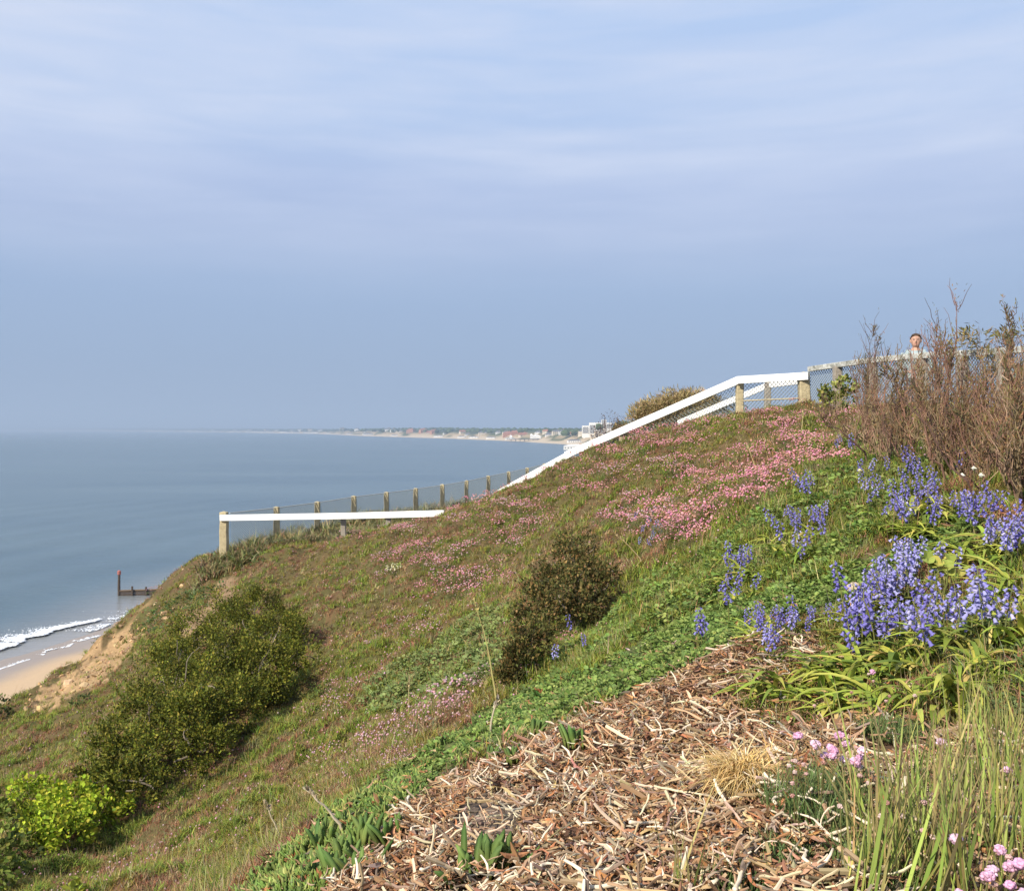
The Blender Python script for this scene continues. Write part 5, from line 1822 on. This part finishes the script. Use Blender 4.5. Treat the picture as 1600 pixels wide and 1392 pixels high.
def leaf_clumps():
    g = np.random.default_rng(77)
    protos = []
    for k in range(5):
        mb = MB()
        for q in range(34):
            V, Q, T = strap(g.uniform(.18, .36), g.uniform(.007, .0135), g.uniform(.35, .85), g.uniform(.35, 1.0), g)
            V = rotz(V, g.uniform(0, 6.28)) + np.array([g.normal(0, .05), g.normal(0, .05), -.01])
            c = pick(1, [(0.24, 0.30, 0.045), (0.34, 0.38, 0.06), (0.48, 0.45, 0.09), (0.17, 0.24, 0.04), (0.50, 0.40, 0.13)], .15, g, p=[.34, .3, .16, .14, .06])[0]
            mb.add(V, Q, T, col=c)
        protos.append(mb.build('strap_leaf_clump', M_leaf, smooth=True))
    used = set()
    GR = 'clumps of arching strap leaves'
    for (px, py, s, lab) in [(1215, 1092, 1.0, 'clump of broad arching green leaves overhanging the left edge of the leafy patch'), (1262, 1080, .95, 'broad leaf clump second from the left end of the leafy patch'), (1300, 1066, .95, 'leaf clump under the left end of the big bluebell clump'),
                             (1345, 1072, 1.0, 'leaf clump under the deep blue bluebells'), (1392, 1060, 1.05, 'leaf clump under the middle of the big bluebell clump'), (1440, 1050, 1.0, 'leaf clump under the right half of the big bluebell clump'),
                             (1322, 1116, .8, 'leaf clump in front of the bluebells above the pink thrift heads'), (1385, 1105, .9, 'leaf clump in front of the big bluebell clump, below the thrift buds'), (1450, 1110, .9, 'leaf clump between the bluebells and the dark green cushion'), (1500, 1090, .8, 'leaf clump beside the clover patch'),
                             (1500, 1010, .85, 'leaf clump right of the big bluebell clump'), (1545, 960, .9, 'leaf clump below the tall pale bluebells'), (1590, 930, .9, 'leaf clump at the right edge below the bluebells'), (1575, 880, .9, 'leaf clump under the right edge bluebell clump'),
                             (1520, 870, .9, 'leaf clump between the two right hand bluebell clumps'), (1410, 815, .95, 'yellowing arching leaf clump under the violet bluebell clump'), (1440, 808, .95, 'second yellowing leaf clump under the violet bluebell clump'), (1470, 822, .85, 'leaf clump at the right end of the violet bluebell clump'),
                             (1230, 868, .9, 'leaf clump under the tall bluebell group on the green slope'), (1262, 880, .9, 'yellow green leaf clump right under the tall bluebell group'), (1180, 905, .8, 'leaf clump below the small bluebell group'), (1150, 945, .8, 'leaf clump on the leafy lip of the bank'),
                             (1290, 850, .8, 'leaf clump at the loose bluebell group'), (1200, 1000, .6, 'small leaf clump under the low bluebell row'), (1205, 850, .6, 'small yellow green leaf clump left of the tall bluebell group'), (1250, 845, .7, 'leaf clump in the middle of the tall bluebell group'), (1130, 880, .6, 'small leaf clump left of the small bluebell group'), (1170, 880, .65, 'leaf clump in the small bluebell group'), (1135, 915, .6, 'small yellow leaf clump below the small bluebell group'), (1190, 935, .6, 'small leaf clump above the low bluebell row'), (1425, 840, .75, 'yellow leaf clump spilling below the violet bluebell clump'), (1455, 835, .75, 'yellow leaf clump in front of the violet bluebell clump'), (1390, 835, .7, 'yellow leaf clump with brown dead leaves below the violet bluebells'), (1560, 850, .8, 'leaf clump left of the right edge bluebell clump'), (1595, 860, .8, 'leaf clump cut by the right edge under the bluebells'), (1565, 1000, .8, 'leaf clump at the right above the clover patch'), (1530, 1050, .7, 'leaf clump at the upper edge of the clover patch'), (1365, 1000, .8, 'leaf clump among the stems of the deep blue bluebells'), (1455, 1000, .8, 'leaf clump among the stems of the pale bluebells')]:
        P = hit(px, py)[0]
        if np.isnan(P[0]): continue
        k = int(g.integers(0, 5)); rot = (g.normal(0, .1), g.normal(0, .1), g.uniform(0, 6.28))
        if k not in used:
            used.add(k); o = protos[k]; o.location = P; o.rotation_euler = rot; o.scale = (s, s, s)
        else:
            o = dup(protos[k], P, rot, s)
        tag(o, lab, 'leaf clump', GR)


leaf_clumps()


# ------------------------------------------------------------------ sea thrift
def thrift_head(g, dry=False):
    """a globe of small papery florets"""
    parts = []
    n = 30
    d = unit(g.normal(0, 1, (n, 3)) + np.array([0, 0, .55]))
    for q in range(n):
        V, Q, T = ball(5, 3, .25, g, .8)
        V = V * .34 + d[q] * .72 * np.array([1, 1, .85])
        parts.append((V, Q, T, np.tile(np.array([1, 1, 1]) * g.uniform(.75, 1.3), (len(V), 1))))
    V, Q, T = ball(8, 5)
    parts.append((V * .72, Q, T, np.tile([.85, .8, .8], (len(V), 1))))
    return merge(parts)


def near_thrift():
    g = np.random.default_rng(81)
    protos = {}
    PINK = [(0.78, 0.46, 0.62), (0.82, 0.56, 0.68), (0.74, 0.40, 0.58)]
    BUD = [(0.62, 0.40, 0.36), (0.66, 0.50, 0.44), (0.50, 0.27, 0.22)]

    def make(kind, k):
        gg = np.random.default_rng(2300 + k + (50 if kind else 0))
        root = empty('thrift_flower', (0, 0, 0))
        h = .135
        t = np.linspace(0, 1, 6)[:, None]
        pts = np.array([0, 0, -.02]) + t * np.array([0, 0, h + .02]) + np.array([gg.normal(0, .02), gg.normal(0, .02), 0]) * t ** 2
        V, Q, T = tube(pts, .0012, 4)
        MB().add(V, Q, T, col=(0.17, 0.16, 0.055)).build('stem', M_leaf, root, smooth=True)
        hd = thrift_head(gg)
        r = .0115 if not kind else .0065
        c = np.array((BUD if kind else PINK)[k % 3])
        MB().add(hd[0] * r * (1 if not kind else .9) + pts[-1] + np.array([0, 0, r * .5]), hd[1], hd[2], col=np.clip(hd[3] * c, 0, .95)).build('flower_head', M_petal, root, smooth=True)
        return root

    GR = 'pink sea thrift in the foreground'
    spots = [(1312, 1163, 0), (1305, 1172, 0), (1320, 1173, 0), (1285, 1176, 0), (1294, 1177, 0), (1280, 1180, 0), (1312, 1180, 0), (1303, 1160, 0), (1327, 1181, 0), (1333, 1183, 0), (1358, 1187, 0), (1352, 1198, 0), (1365, 1186, 0), (1226, 1166, 0),
             (1222, 1178, 1), (1236, 1177, 1), (1228, 1190, 1), (1243, 1185, 1), (1262, 1185, 1), (1272, 1188, 1), (1282, 1189, 1), (1248, 1196, 1), (1256, 1198, 1), (1242, 1214, 1), (1254, 1230, 1), (1328, 1159, 1), (1338, 1218, 1), (1368, 1210, 1), (1345, 1145, 1),
             (1470, 1164, 0), (1590, 1194, 0), (1517, 1328, 0), (1571, 1326, 0), (1542, 1358, 0), (1550, 1357, 0), (1566, 1359, 0), (1574, 1359, 0), (1560, 1348, 1), (1560, 1368, 0), (1528, 1378, 0), (1521, 1382, 0), (1532, 1385, 0), (1598, 1380, 0), (1545, 1392, 1), (1443, 1306, 1), (1439, 1292, 1), (1463, 1258, 1),
             (1386, 1051, 0), (1371, 1056, 1), (1349, 1056, 1), (1338, 1082, 1), (1374, 1088, 1), (1395, 1092, 1), (1415, 1092, 1), (1276, 1101, 1), (1384, 1267, 1), (1371, 1268, 1), (1316, 1271, 1), (1398, 1278, 1)]
    for (px, py, kind) in spots:
        lab = ('pink globe flower of sea thrift ' if not kind else 'small dull bud head of sea thrift ')
        lab += ('above dark tufts beside the straw tuft' if px < 1380 and py > 1130 else 'among strap leaves below the bluebells' if py < 1130 else 'in tall grass, bottom right corner')
        P = None; pb = py + 60
        for _ in range(4):
            P = hit(px, pb)[0]
            if np.isnan(P[0]): break
            pb = py + .115 * F / P[1]
        if P is None or np.isnan(P[0]): continue
        k = int(g.integers(0, 3)); rot = (g.normal(0, .07), g.normal(0, .07), g.uniform(0, 6.28)); s = float(g.uniform(.72, .95))
        key = (kind, k)
        if key not in protos:
            protos[key] = make(kind, k); o = protos[key]
            o.location = P; o.rotation_euler = rot; o.scale = (s, s, s)
        else:
            o = dup(protos[key], P, rot, s)
        tag(o, lab, 'flower', GR)


near_thrift()


def needle_cushions():
    """the dark green grassy cushions of the thrift, and the straw tuft"""
    g = np.random.default_rng(85)

    def cushion(n, L, w, cols, out=(.1, .9)):
        mb = MB()
        for q in range(n):
            V, Q, T = blade_side(5, w / L, g.uniform(*out), g.uniform(0, .35), g.uniform(.6, 1))
            V = rotz(V * L * g.uniform(.6, 1.1), g.uniform(0, 6.28))
            rr = math.sqrt(g.uniform(0, 1)) * L * 1.1; a = g.uniform(0, 6.28)
            V = V + np.array([rr * math.cos(a), rr * math.sin(a), -.01])
            mb.add(V, Q, T, col=pick(1, cols, .18, g)[0])
        return mb

    DG = [(0.11, 0.16, 0.055), (0.14, 0.20, 0.065), (0.19, 0.24, 0.09)]
    for (px, py, L, n, lab) in [(1265, 1262, .085, 420, 'dark green thrift cushion under the pink flower cluster, beside the straw tuft'), (1320, 1250, .085, 420, 'dark green thrift cushion right under the pink flower heads'), (1295, 1275, .075, 300, 'low dark green cushion in front of the two beneath the pink flowers'),
                                (1385, 1150, .06, 420, 'mossy dark green cushion between strap leaves and pink flowers'), (1420, 1148, .05, 260, 'small mossy cushion right of the larger mossy one'), (1160, 1385, .06, 360, 'dark green cushion at the bottom edge among the dead leaves'),
                                (1240, 1335, .05, 240, 'small green cushion in the dead leaves below the straw tuft'), (1345, 1330, .07, 280, 'green cushion at the foot of the tall grass'), (1420, 1385, .08, 300, 'green cushion at the bottom edge under the tall grass')]:
        P = hit(px, py)[0] + np.array([0, 0, .012])
        o = cushion(n, L, .0016, DG).build('thrift_cushion', M_grass)
        o.location = P
        tag(o, lab, 'cushion plant', 'dark green thrift cushions in the foreground')
    P = hit(1165, 1238)[0]
    mb = MB()
    for q in range(1100):
        a = g.uniform(0, 6.28); L = g.uniform(.08, .165)
        V, Q, T = blade_side(7, .012, g.uniform(.3, 1.1), g.uniform(.4, 1.1), g.uniform(.5, 1.0))
        V = rotz(V * L, a) + np.array([g.normal(0, .024), g.normal(0, .024), g.uniform(0, .03)])
        mb.add(V, Q, T, col=pick(1, [(0.72, 0.50, 0.20), (0.62, 0.42, 0.16), (0.80, 0.62, 0.32), (0.46, 0.30, 0.12)], .12, g)[0])
    o = mb.build('straw_tuft', M_grass); o.location = P
    tag(o, 'round tuft of dead straw coloured grass on the brown leaf litter', 'grass tuft')


needle_cushions()


PZ_TOP = [(980, 690), (1060, 665), (1150, 642), (1330, 632), (1345, 690), (1290, 740), (1200, 790), (1130, 820), (1080, 830), (1110, 770), (1060, 720)]
PZ_MID = [(500, 850), (600, 830), (700, 805), (790, 770), (900, 718), (1000, 680), (1100, 740), (1100, 830), (1000, 840), (940, 830), (880, 800), (830, 850), (780, 930), (640, 940), (520, 900)]
PZ_LOW = [(380, 900), (500, 850), (640, 940), (780, 930), (760, 1000), (640, 1020), (600, 1110), (760, 1070), (780, 1040), (640, 1190), (560, 1230), (440, 1180), (500, 1050), (460, 960), (380, 940)]
PINKS = [(0.70, 0.30, 0.38), (0.62, 0.24, 0.34), (0.76, 0.40, 0.42), (0.56, 0.28, 0.24), (0.44, 0.22, 0.16)]
LILAC = [(0.56, 0.34, 0.38), (0.48, 0.28, 0.27), (0.60, 0.42, 0.42), (0.42, 0.25, 0.18)]


def thrift_clumps():
    g = np.random.default_rng(91)
    bl = ball(5, 3)
    lf = tuft(9, 0.02, (.1, .9), (0, .4), 2, .25)
    protos = []
    for k in range(8):
        root = empty('thrift_clump', (0, 0, 0))
        n = int(g.integers(24, 48))
        rr = np.sqrt(g.uniform(0, 1, n)) ** .9; a = g.uniform(0, 6.28, n)
        x = rr * np.cos(a) * .30; y = rr * np.sin(a) * .19
        z = .085 + .06 * (1 - rr ** 2) + g.normal(0, .014, n)
        pal = PINKS if k < 5 else LILAC
        mb = MB()
        s = np.column_stack([g.uniform(.0085, .0125, n)] * 2 + [g.uniform(.007, .010, n)])
        scatter(mb, bl, np.column_stack([x, y, z]), yaw_tilt(n, .3, g), s, pick(n, pal, .16, g))
        mb.build('flower_head', M_petal, root)['kind'] = 'stuff'
        mb = MB(); n = 40
        rr = np.sqrt(g.uniform(0, 1, n)); a = g.uniform(0, 6.28, n)
        scatter(mb, lf, np.column_stack([rr * np.cos(a) * .32, rr * np.sin(a) * .2, np.full(n, -.015)]), yaw_tilt(n, .2, g), g.uniform(.05, .085, n), pick(n, [(0.10, 0.13, 0.04), (0.14, 0.15, 0.05), (0.20, 0.15, 0.08)], .2, g))
        mb.build('leaf', M_grass, root)['kind'] = 'stuff'
        protos.append(root)
    pts = []
    N = 9000
    x, y, r, g = polar_points(N, 5.5, 23, -.42, .42, seed=93)
    P = on_ground(x, y); px, py = proj(P)
    n2 = fbm(x * 1.9, y * 1.5, 231, 3)
    top = inpoly(px, py, PZ_TOP) & (n2 > .485); mid = inpoly(px, py, PZ_MID) & (n2 > .47); low = inpoly(px, py, PZ_LOW) & (n2 > .55)
    def seen(m, k):
        i = np.where(m)[0][:k * 3]
        return i[np.abs(hit(px[i], py[i] - 3)[:, 1] - y[i]) < 2.0][:k]
    it = seen(top, 95); im = seen(mid, 140); il = seen(low, 16)
    for i in it: pts.append((P[i], 'top', g.uniform(.7, 1.1)))
    for i in im: pts.append((P[i], 'mid', g.uniform(.9, 1.4)))
    for i in il: pts.append((P[i], 'low', g.uniform(.6, 1.0)))
    # the dense patch right of the mottled bush and the pale line along the lip of the bank
    for q in range(20):
        h = hit(g.normal(1068, 20), g.normal(838, 16))[0]; pts.append((h, 'patch', g.uniform(.6, .9)))
    for q in range(20):
        t = g.uniform(0, 1)
        h = hit(610 + 165 * t + g.normal(0, 6), 1205 - 160 * t + g.normal(0, 6))[0]; pts.append((h, 'line', g.uniform(.28, .45)))
    for (a, b) in ((890, 998), (885, 1005), (825, 1050), (933, 958), (965, 888)):
        pts.append((hit(a, b)[0], 'bush', .4))
    pts.append((hit(246, 925)[0], 'rim', 1.0))
    LB = {'top': ('bright pink thrift clump on the upper slope below the white handrail', 'pink thrift on the upper slope'),
          'mid': ('dusky pink thrift clump on the middle of the slope below the fence', 'pink thrift on the middle slope'),
          'low': ('faded lilac pink thrift clump low on the slope below the large bush', 'faded thrift on the lower slope'),
          'patch': ('salmon pink thrift clump in the dense patch right of the mottled bush', 'thrift in the dense patch'),
          'line': ('small pale thrift clump in the line along the green lip of the bank', 'thrift along the lip of the bank'),
          'bush': ('little pink thrift clump at the foot of the mottled bush', 'thrift at the mottled bush'),
          'rim': ('pink thrift clump on the cliff rim above the groyne', None)}
    used = set()
    for (p, z, s) in pts:
        if np.isnan(p[0]): continue
        k = int(g.integers(5, 8)) if z in ('low', 'line') else int(g.integers(0, 7)) if z == 'mid' else int(g.integers(0, 5))
        lab, gr = LB[z]
        rot = (g.normal(0, .08), g.normal(0, .08), g.normal(.9, .35)); s = float(s)
        if k not in used:
            used.add(k); o = protos[k]; o.location = p; o.rotation_euler = rot; o.scale = (s, s, s)
        else:
            o = dup(protos[k], p, rot, s)
        if 'group' in o: del o['group']
        tag(o, lab, 'thrift clump', gr)
    # single heads scattered everywhere between the clumps
    mb = MB()
    N = 44000
    x, y, r, g = polar_points(N, 5, 24, -.56, .42, seed=95)
    e = edge_dist(x, y)
    P = on_ground(x, y, .045); px, py = proj(P)
    n2 = fbm(x * 1.9, y * 1.5, 231, 3)
    w = np.where(inpoly(px, py, PZ_TOP), .62, np.where(inpoly(px, py, PZ_MID), .85, np.where(inpoly(px, py, PZ_LOW), .30, .12)))
    m = (g.uniform(0, 1, N) < w * np.clip((n2 - .46) * 7, .22, 1.2)) & (e < -.3) & ~zone(px, py, Z_MAT, x, y, 20) & ~zone(px, py, Z_LITTER, x, y, 20) & ~zone(px, py, Z_MID, x, y, 30) & ~(zone(px, py, Z_GREEN, x, y, 30) & (r < 9))
    c = np.where((inpoly(px, py, PZ_TOP) | (inpoly(px, py, PZ_MID) & (g.uniform(0, 1, N) < .6)))[:, None], pick(N, PINKS, .18, g), pick(N, [*LILAC, (0.62, 0.34, 0.36), (0.46, 0.26, 0.22)], .2, g))
    z = P.copy(); z[:, 2] += g.uniform(.0, .065, N)
    s = g.uniform(.007, .0115, N) * np.interp(r, [5, 10], [.6, 1])
    scatter(mb, bl, z[m], yaw_tilt(m.sum(), .3, g), s[m], c[m])
    ob = mb.build('scattered_flowers', M_petal)
    tag(ob, 'single pink thrift heads dotted through the turf of the slope', 'flowers', kind='stuff')


thrift_clumps()


# ------------------------------------------------------------------ tall grass, live succulents, odds and ends
def tall_grass():
    g = np.random.default_rng(101)
    protos = []
    for k in range(6):
        mb = MB()
        for q in range(17):
            L = g.uniform(.12, .31)
            V, Q, T = blade_side(9, .0105 * g.uniform(.6, 1.3), g.uniform(.02, .42), g.uniform(.0, .16), 1.0)
            V = V.copy(); t = np.tile(np.linspace(0, 1, 9), 2)
            V = rotz(V * L, g.uniform(0, 6.28)) + np.array([g.normal(0, .016), g.normal(0, .016), -.01])
            base = pick(1, [(0.34, 0.41, 0.10), (0.26, 0.33, 0.08), (0.42, 0.43, 0.12), (0.34, 0.28, 0.11)], .2, g)[0]
            red = np.array([0.27, 0.17, 0.105])
            c = base + (red - base) * np.clip(t * 1.6 - .85, 0, .8)[:, None]
            mb.add(V, Q, T, col=c)
        protos.append(mb.build('tall_grass_tuft', M_grass))
    used = set()
    spots = [(1345, 1392), (1362, 1365), (1385, 1392), (1405, 1400), (1420, 1360), (1435, 1330), (1455, 1395), (1470, 1365), (1490, 1330), (1505, 1400), (1525, 1310), (1540, 1340), (1520, 1270), (1555, 1270), (1580, 1300), (1590, 1250), (1570, 1220), (1600, 1340), (1610, 1390), (1575, 1400),
             (1540, 1200), (1480, 1290), (1455, 1270), (1590, 1180), (1560, 1150), (1620, 1230), (1500, 1240), (1460, 1230), (1530, 1150), (1605, 1130), (1350, 1300), (1400, 1320), (1440, 1380), (1375, 1345), (1510, 1360), (1565, 1360), (1545, 1230), (1595, 1210), (1575, 1180), (1610, 1280), (1485, 1260), (1430, 1290), (1420, 1420), (1530, 1430), (1360, 1425), (1600, 1430), (1480, 1430), (1066, 1410)]
    for (px, py) in spots:
        q = hit(px, py)[0]
        k = int(g.integers(0, 6)); rot = (g.normal(0, .08), g.normal(-.1, .08), g.uniform(0, 6.28)); s = float(g.uniform(.75, 1.1)) * (.8 if py < 1260 else 1)
        if k not in used:
            used.add(k); o = protos[k]; o.location = q; o.rotation_euler = rot; o.scale = (s, s, s)
        else:
            o = dup(protos[k], q, rot, s)
        tag(o, 'tuft of tall reddish tipped grass in the bottom right corner' if px > 1100 else 'lone tall green blades rising from the dead leaves at the bottom edge', 'grass tuft', 'tall grass in the bottom right corner' if px > 1100 else None)
        if px < 1100 and 'group' in o: del o['group']


tall_grass()


def succulents():
    g = np.random.default_rng(105)
    protos = []
    for k in range(5):
        mb = MB()
        for q in range(9):
            V, Q, T = finger_leaf(6, .115 * g.uniform(.85, 1.2), g.uniform(.05, .6))
            V = rotz(V * g.uniform(.065, .105), g.uniform(0, 6.28)) + np.array([g.normal(0, .018), g.normal(0, .018), .004])
            zz = np.clip(V[:, 2] / .07, 0, 1)[:, None]
            c0 = np.array([0.24, 0.27, 0.07]); c1 = pick(1, [(0.11, 0.19, 0.05), (0.15, 0.23, 0.06)], .12, g)[0]
            mb.add(V, Q, T, col=c0 + (c1 - c0) * zz)
        protos.append(mb.build('succulent_plant', M_leaf, smooth=True))
    used = set()
    for (px, py, s, lab) in [(768, 1372, 1.05, 'fleshy fingered plant standing upright at the bottom edge, left of a second one'), (790, 1362, .95, 'fleshy plant just right of the tallest one at the bottom edge'), (722, 1384, .9, 'low fleshy plant left of the upright pair at the bottom edge'),
                             (829, 1368, .6, 'small single fleshy shoot right of the upright pair'), (985, 1385, .4, 'tiny green shoot at the bottom edge in the dead leaves'), (600, 1325, .9, 'fleshy plant beside the looped pale stem'), (575, 1318, .9, 'fleshy plant left of the looped pale stem'), (540, 1352, .9, 'fleshy plant with red leaf tips at the lip of the bank'),
                             (520, 1372, .9, 'fleshy plant near the bottom edge at the lip of the bank'), (500, 1330, .9, 'fleshy plant under a bent pale stem'), (555, 1380, .9, 'fleshy plant at the bottom edge beside red dead leaves'), (570, 1352, .7, 'small fleshy plant between dead leaves near the bottom edge'),
                             (890, 1170, .85, 'green rosette alone in the dead leaves near the leafy lip'), (800, 1195, .8, 'yellow green rosette at the edge of the soil patch'), (770, 1190, .7, 'small rosette beside the soil patch'), (840, 1150, .8, 'rosette at the upper edge of the dead leaves'), (620, 1300, .6, 'tiny fleshy shoot inside the looped pale stem')]:
        q_ = hit(px, py)[0]
        k = int(g.integers(0, 5)); rot = (g.normal(0, .1), g.normal(0, .1), g.uniform(0, 6.28))
        if k not in used:
            used.add(k); o = protos[k]; o.location = q_; o.rotation_euler = rot; o.scale = (s, s, s)
        else:
            o = dup(protos[k], q_, rot, s)
        tag(o, lab, 'succulent', 'fleshy plants in the dead leaves')


succulents()


def odds():
    g = np.random.default_rng(111)
    # pale stone among the bluebells
    V, Q, T = ball(14, 9, .10, g, .8)
    V = V * np.array([.034, .03, .034]) * (1 + .14 * (fbm(V[:, 0] * 2 + 5, V[:, 1] * 2 + V[:, 2] * 3, 301, 3) - .5)[:, None])
    p = hit(1335, 925)[0]; p[2] += .015
    o = MB().add(V, Q, T).build('stone', mat('stone', (0.55, 0.44, 0.30), rough=.9, var=.5, vscale=40, bump=.6, bscale=60, dark=(0.36, 0.27, 0.17)), smooth=True)
    o.location = p
    tag(o, 'pale buff stone at the left of the big bluebell clump', 'stone')
    # round leaves of a nasturtium-like plant in the bluebell clump
    mb = MB()
    for q in range(16):
        a = g.uniform(0, 6.28); rr = g.uniform(.02, .09)
        n = 10; t = np.arange(n) * 2 * math.pi / n
        r = g.uniform(.016, .026)
        W = np.column_stack([r * np.cos(t), r * np.sin(t), .006 * np.cos(2 * t)])
        W = np.vstack([W, [0, 0, -.004]])
        M = frames(np.array([[1, 0, g.normal(0, .4)]]), np.array([[g.normal(0, .4), -.5 + g.normal(0, .4), 1]]))[0]
        W = W @ M.T + np.array([rr * math.cos(a), rr * math.sin(a), g.uniform(.10, .16)])
        mb.add(W, None, [(k, (k + 1) % n, n) for k in range(n)], col=pick(1, [(0.22, 0.28, 0.05), (0.28, 0.32, 0.07), (0.38, 0.34, 0.08)], .1, g)[0])
        V, Q, T = tube([(rr * .3 * math.cos(a), rr * .3 * math.sin(a), 0), W[-1] * np.array([.9, .9, .5]), W[-1]], .0014, 4)
        mb.add(V, Q, T, col=(0.22, 0.24, 0.07))
    o = mb.build('round_leaf_plant', M_leaf); o.location = hit(1470, 935)[0]
    tag(o, 'plant with round yellow green leaves in the middle of the bluebells', 'plant')
    # white and yellow flowers under the reddish shrubs
    for (px, py, c, lab) in [(1521, 733, (0.85, 0.83, 0.70), 'creamy white flower at the foot of the reddish shrubs, tallest of three'), (1503, 744, (0.85, 0.83, 0.72), 'small white flower left of the tall creamy one under the shrubs'), (1533, 744, (0.80, 0.80, 0.66), 'small white flower right of the tall creamy one under the shrubs'),
                             (1343, 736, (0.80, 0.74, 0.42), 'lone pale yellow flower in the grass below the thin shrub')]:
        root = empty('white_flower' if c[2] > .5 else 'yellow_flower', (0, 0, 0), lab, 'flower')
        P = None; pb = py + 40
        for _ in range(4):
            P = hit(px, pb)[0]; pb = py + .16 * F / P[1]
        root.location = P
        V, Q, T = tube([(0, 0, -.02), (.004, 0, .08), (0, 0, .16)], .0018, 5)
        MB().add(V, Q, T, col=(0.14, 0.19, 0.05)).build('stem', M_leaf, root)
        mb = MB()
        V, Q, T = ball(6, 4, .2, g)
        mb.add(V * np.array([.011, .011, .012]) + np.array([0, 0, .165]), Q, T, col=c)
        for q in range(6):
            a = q * math.pi / 3
            d = np.array([[math.cos(a), math.sin(a) - .3, .35]])
            W = (LEAF_R[0] * .016) @ frames(d, np.array([[0, -.4, 1.0]]))[0].T + np.array([0, 0, .16])
            mb.add(W, None, LEAF_R[2], col=c)
        mb.build('flower_head', M_petal, root)
    # a group of pale yellow flowers half way up the slope
    root = empty('yellow_flower_patch', hit(620, 893)[0], 'little patch of pale yellow flowers on the slope below the level white rail', 'flowers'); root['kind'] = 'stuff'
    mb = MB(); n = 60
    scatter(mb, ball(5, 3), np.column_stack([g.normal(0, .12, n), g.normal(0, .2, n), g.uniform(.05, .12, n)]), yaw_tilt(n, .2, g), g.uniform(.011, .017, n), pick(n, [(0.72, 0.66, 0.34), (0.66, 0.62, 0.42)], .1, g))
    mb.build('flower_head', M_petal, root)
    mb = MB(); n = 30
    scatter(mb, tuft(8, .02, (.1, .8), (0, .3), 2, .2), np.column_stack([g.normal(0, .12, n), g.normal(0, .2, n), np.full(n, -.01)]), yaw_tilt(n, .2, g), g.uniform(.06, .1, n), pick(n, [(0.12, 0.16, 0.05)], .2, g))
    mb.build('leaf', M_grass, root)
    # dried flower stalks standing over the slope
    for (px, py, h, bx, lab, c) in [(776, 1096, .62, -.09, 'tall thin yellow grass stalk leaning beside the foot of the mottled bush', (0.42, 0.36, 0.14)), (766, 1150, .17, .03, 'short pale dead stalk standing on the leafy lip of the bank', (0.50, 0.42, 0.30)),
                                    (1252, 680, .3, .01, 'pale upright grass stalk among the upper pink thrift', (0.50, 0.42, 0.20)), (1181, 737, .28, -.06, 'bent pale grass stalk below the upper pink thrift', (0.50, 0.40, 0.2)), (1005, 880, .26, -.16, 'pale stalk leaning left right of the mottled bush', (0.45, 0.34, 0.18)),
                                    (440, 1312, .16, -.06, 'pale broken stalk leaning left at the lip of the bank', (0.48, 0.40, 0.26)), (540, 1300, .14, -.08, 'pale bent stalk behind the fleshy plants', (0.48, 0.40, 0.28)), (640, 1120, .3, .0, 'thin pale stalk in the grass below the leafy hollow', (0.42, 0.34, 0.18))]:
        P = hit(px, py)[0]
        t = np.linspace(0, 1, 8)[:, None]
        pts = t * np.array([bx, 0, h]) + np.array([bx * .5, 0, 0]) * t ** 2 + np.cumsum(g.normal(0, .003, (8, 3)), 0)
        pts[0, 2] = -.03
        V, Q, T = tube(pts, np.linspace(.0055, .002, 8) * (1.2 if h > .4 else 1), 5)
        mb = MB().add(V, Q, T, col=c)
        n = 26
        u = g.uniform(.72, 1.0, n)
        scatter(mb, LEAF, np.column_stack([np.interp(u, t[:, 0], pts[:, i]) for i in range(3)]), frames(unit(np.array([0, 0, 1.0]) + g.normal(0, .4, (n, 3))), unit(g.normal(0, 1, (n, 3)))), g.uniform(.012, .025, n), pick(n, [c], .15, g))
        o = mb.build('dry_stalk', M_dry); o.location = P
        tag(o, lab, 'dry stalk')
    # loose sandstone lumps on the crumbling rim
    mb = MB(); N = 240
    px = g.uniform(40, 330, N); py = 1125 - (px - 40) * .72 + g.normal(0, 26, N)
    Pz = hit(px, py); ok = ~np.isnan(Pz[:, 0])
    Pz = Pz[ok]; e = edge_dist(Pz[:, 0], Pz[:, 1]); ok = (e > -2.2)
    Pz = Pz[ok]; n = len(Pz)
    s = np.exp(g.normal(math.log(.04), .5, n))
    scatter(mb, ball(6, 4, .25, g, .7), Pz, yaw_tilt(n, .6, g), np.column_stack([s, s * g.uniform(.6, 1, n), s * g.uniform(.5, .9, n)]), pick(n, [(0.46, 0.30, 0.15), (0.54, 0.38, 0.21), (0.36, 0.24, 0.13)], .14, g))
    ob = mb.build('rubble', mat('sandstone', vcol=True, rough=.95, spec=.1, bump=.6, bscale=14))
    tag(ob, 'loose lumps of orange sandstone on the crumbling cliff rim', 'rubble', kind='stuff')
    # green mat spilling over the rim
    mb = MB(); N = 4200
    x, y, r, g = polar_points(N, 16, 26, -.5, -.25, seed=113)
    P = on_ground(x, y); px, py = proj(P)
    m = inpoly(px + g.normal(0, 5, N), py + g.normal(0, 5, N), [(215, 985), (245, 950), (285, 925), (330, 905), (345, 915), (310, 950), (270, 968), (235, 990)]) | (inpoly(px, py, [(300, 900), (330, 880), (420, 868), (400, 890)]) & (g.uniform(0, 1, N) < .4))
    lf = [leafy(9, g) for _ in range(3)]
    for q in range(3):
        mm = m & (np.arange(N) % 3 == q)
        scatter(mb, lf[q], P[mm], yaw_tilt(mm.sum(), .3, g), g.uniform(.06, .11, mm.sum()), pick(mm.sum(), [(0.08, 0.13, 0.04), (0.11, 0.16, 0.05)], .15, g))
    ob = mb.build('rim_cover', M_leaf)
    tag(ob, 'green mat plants spilling over the cliff rim', 'ground cover', kind='stuff')


odds()
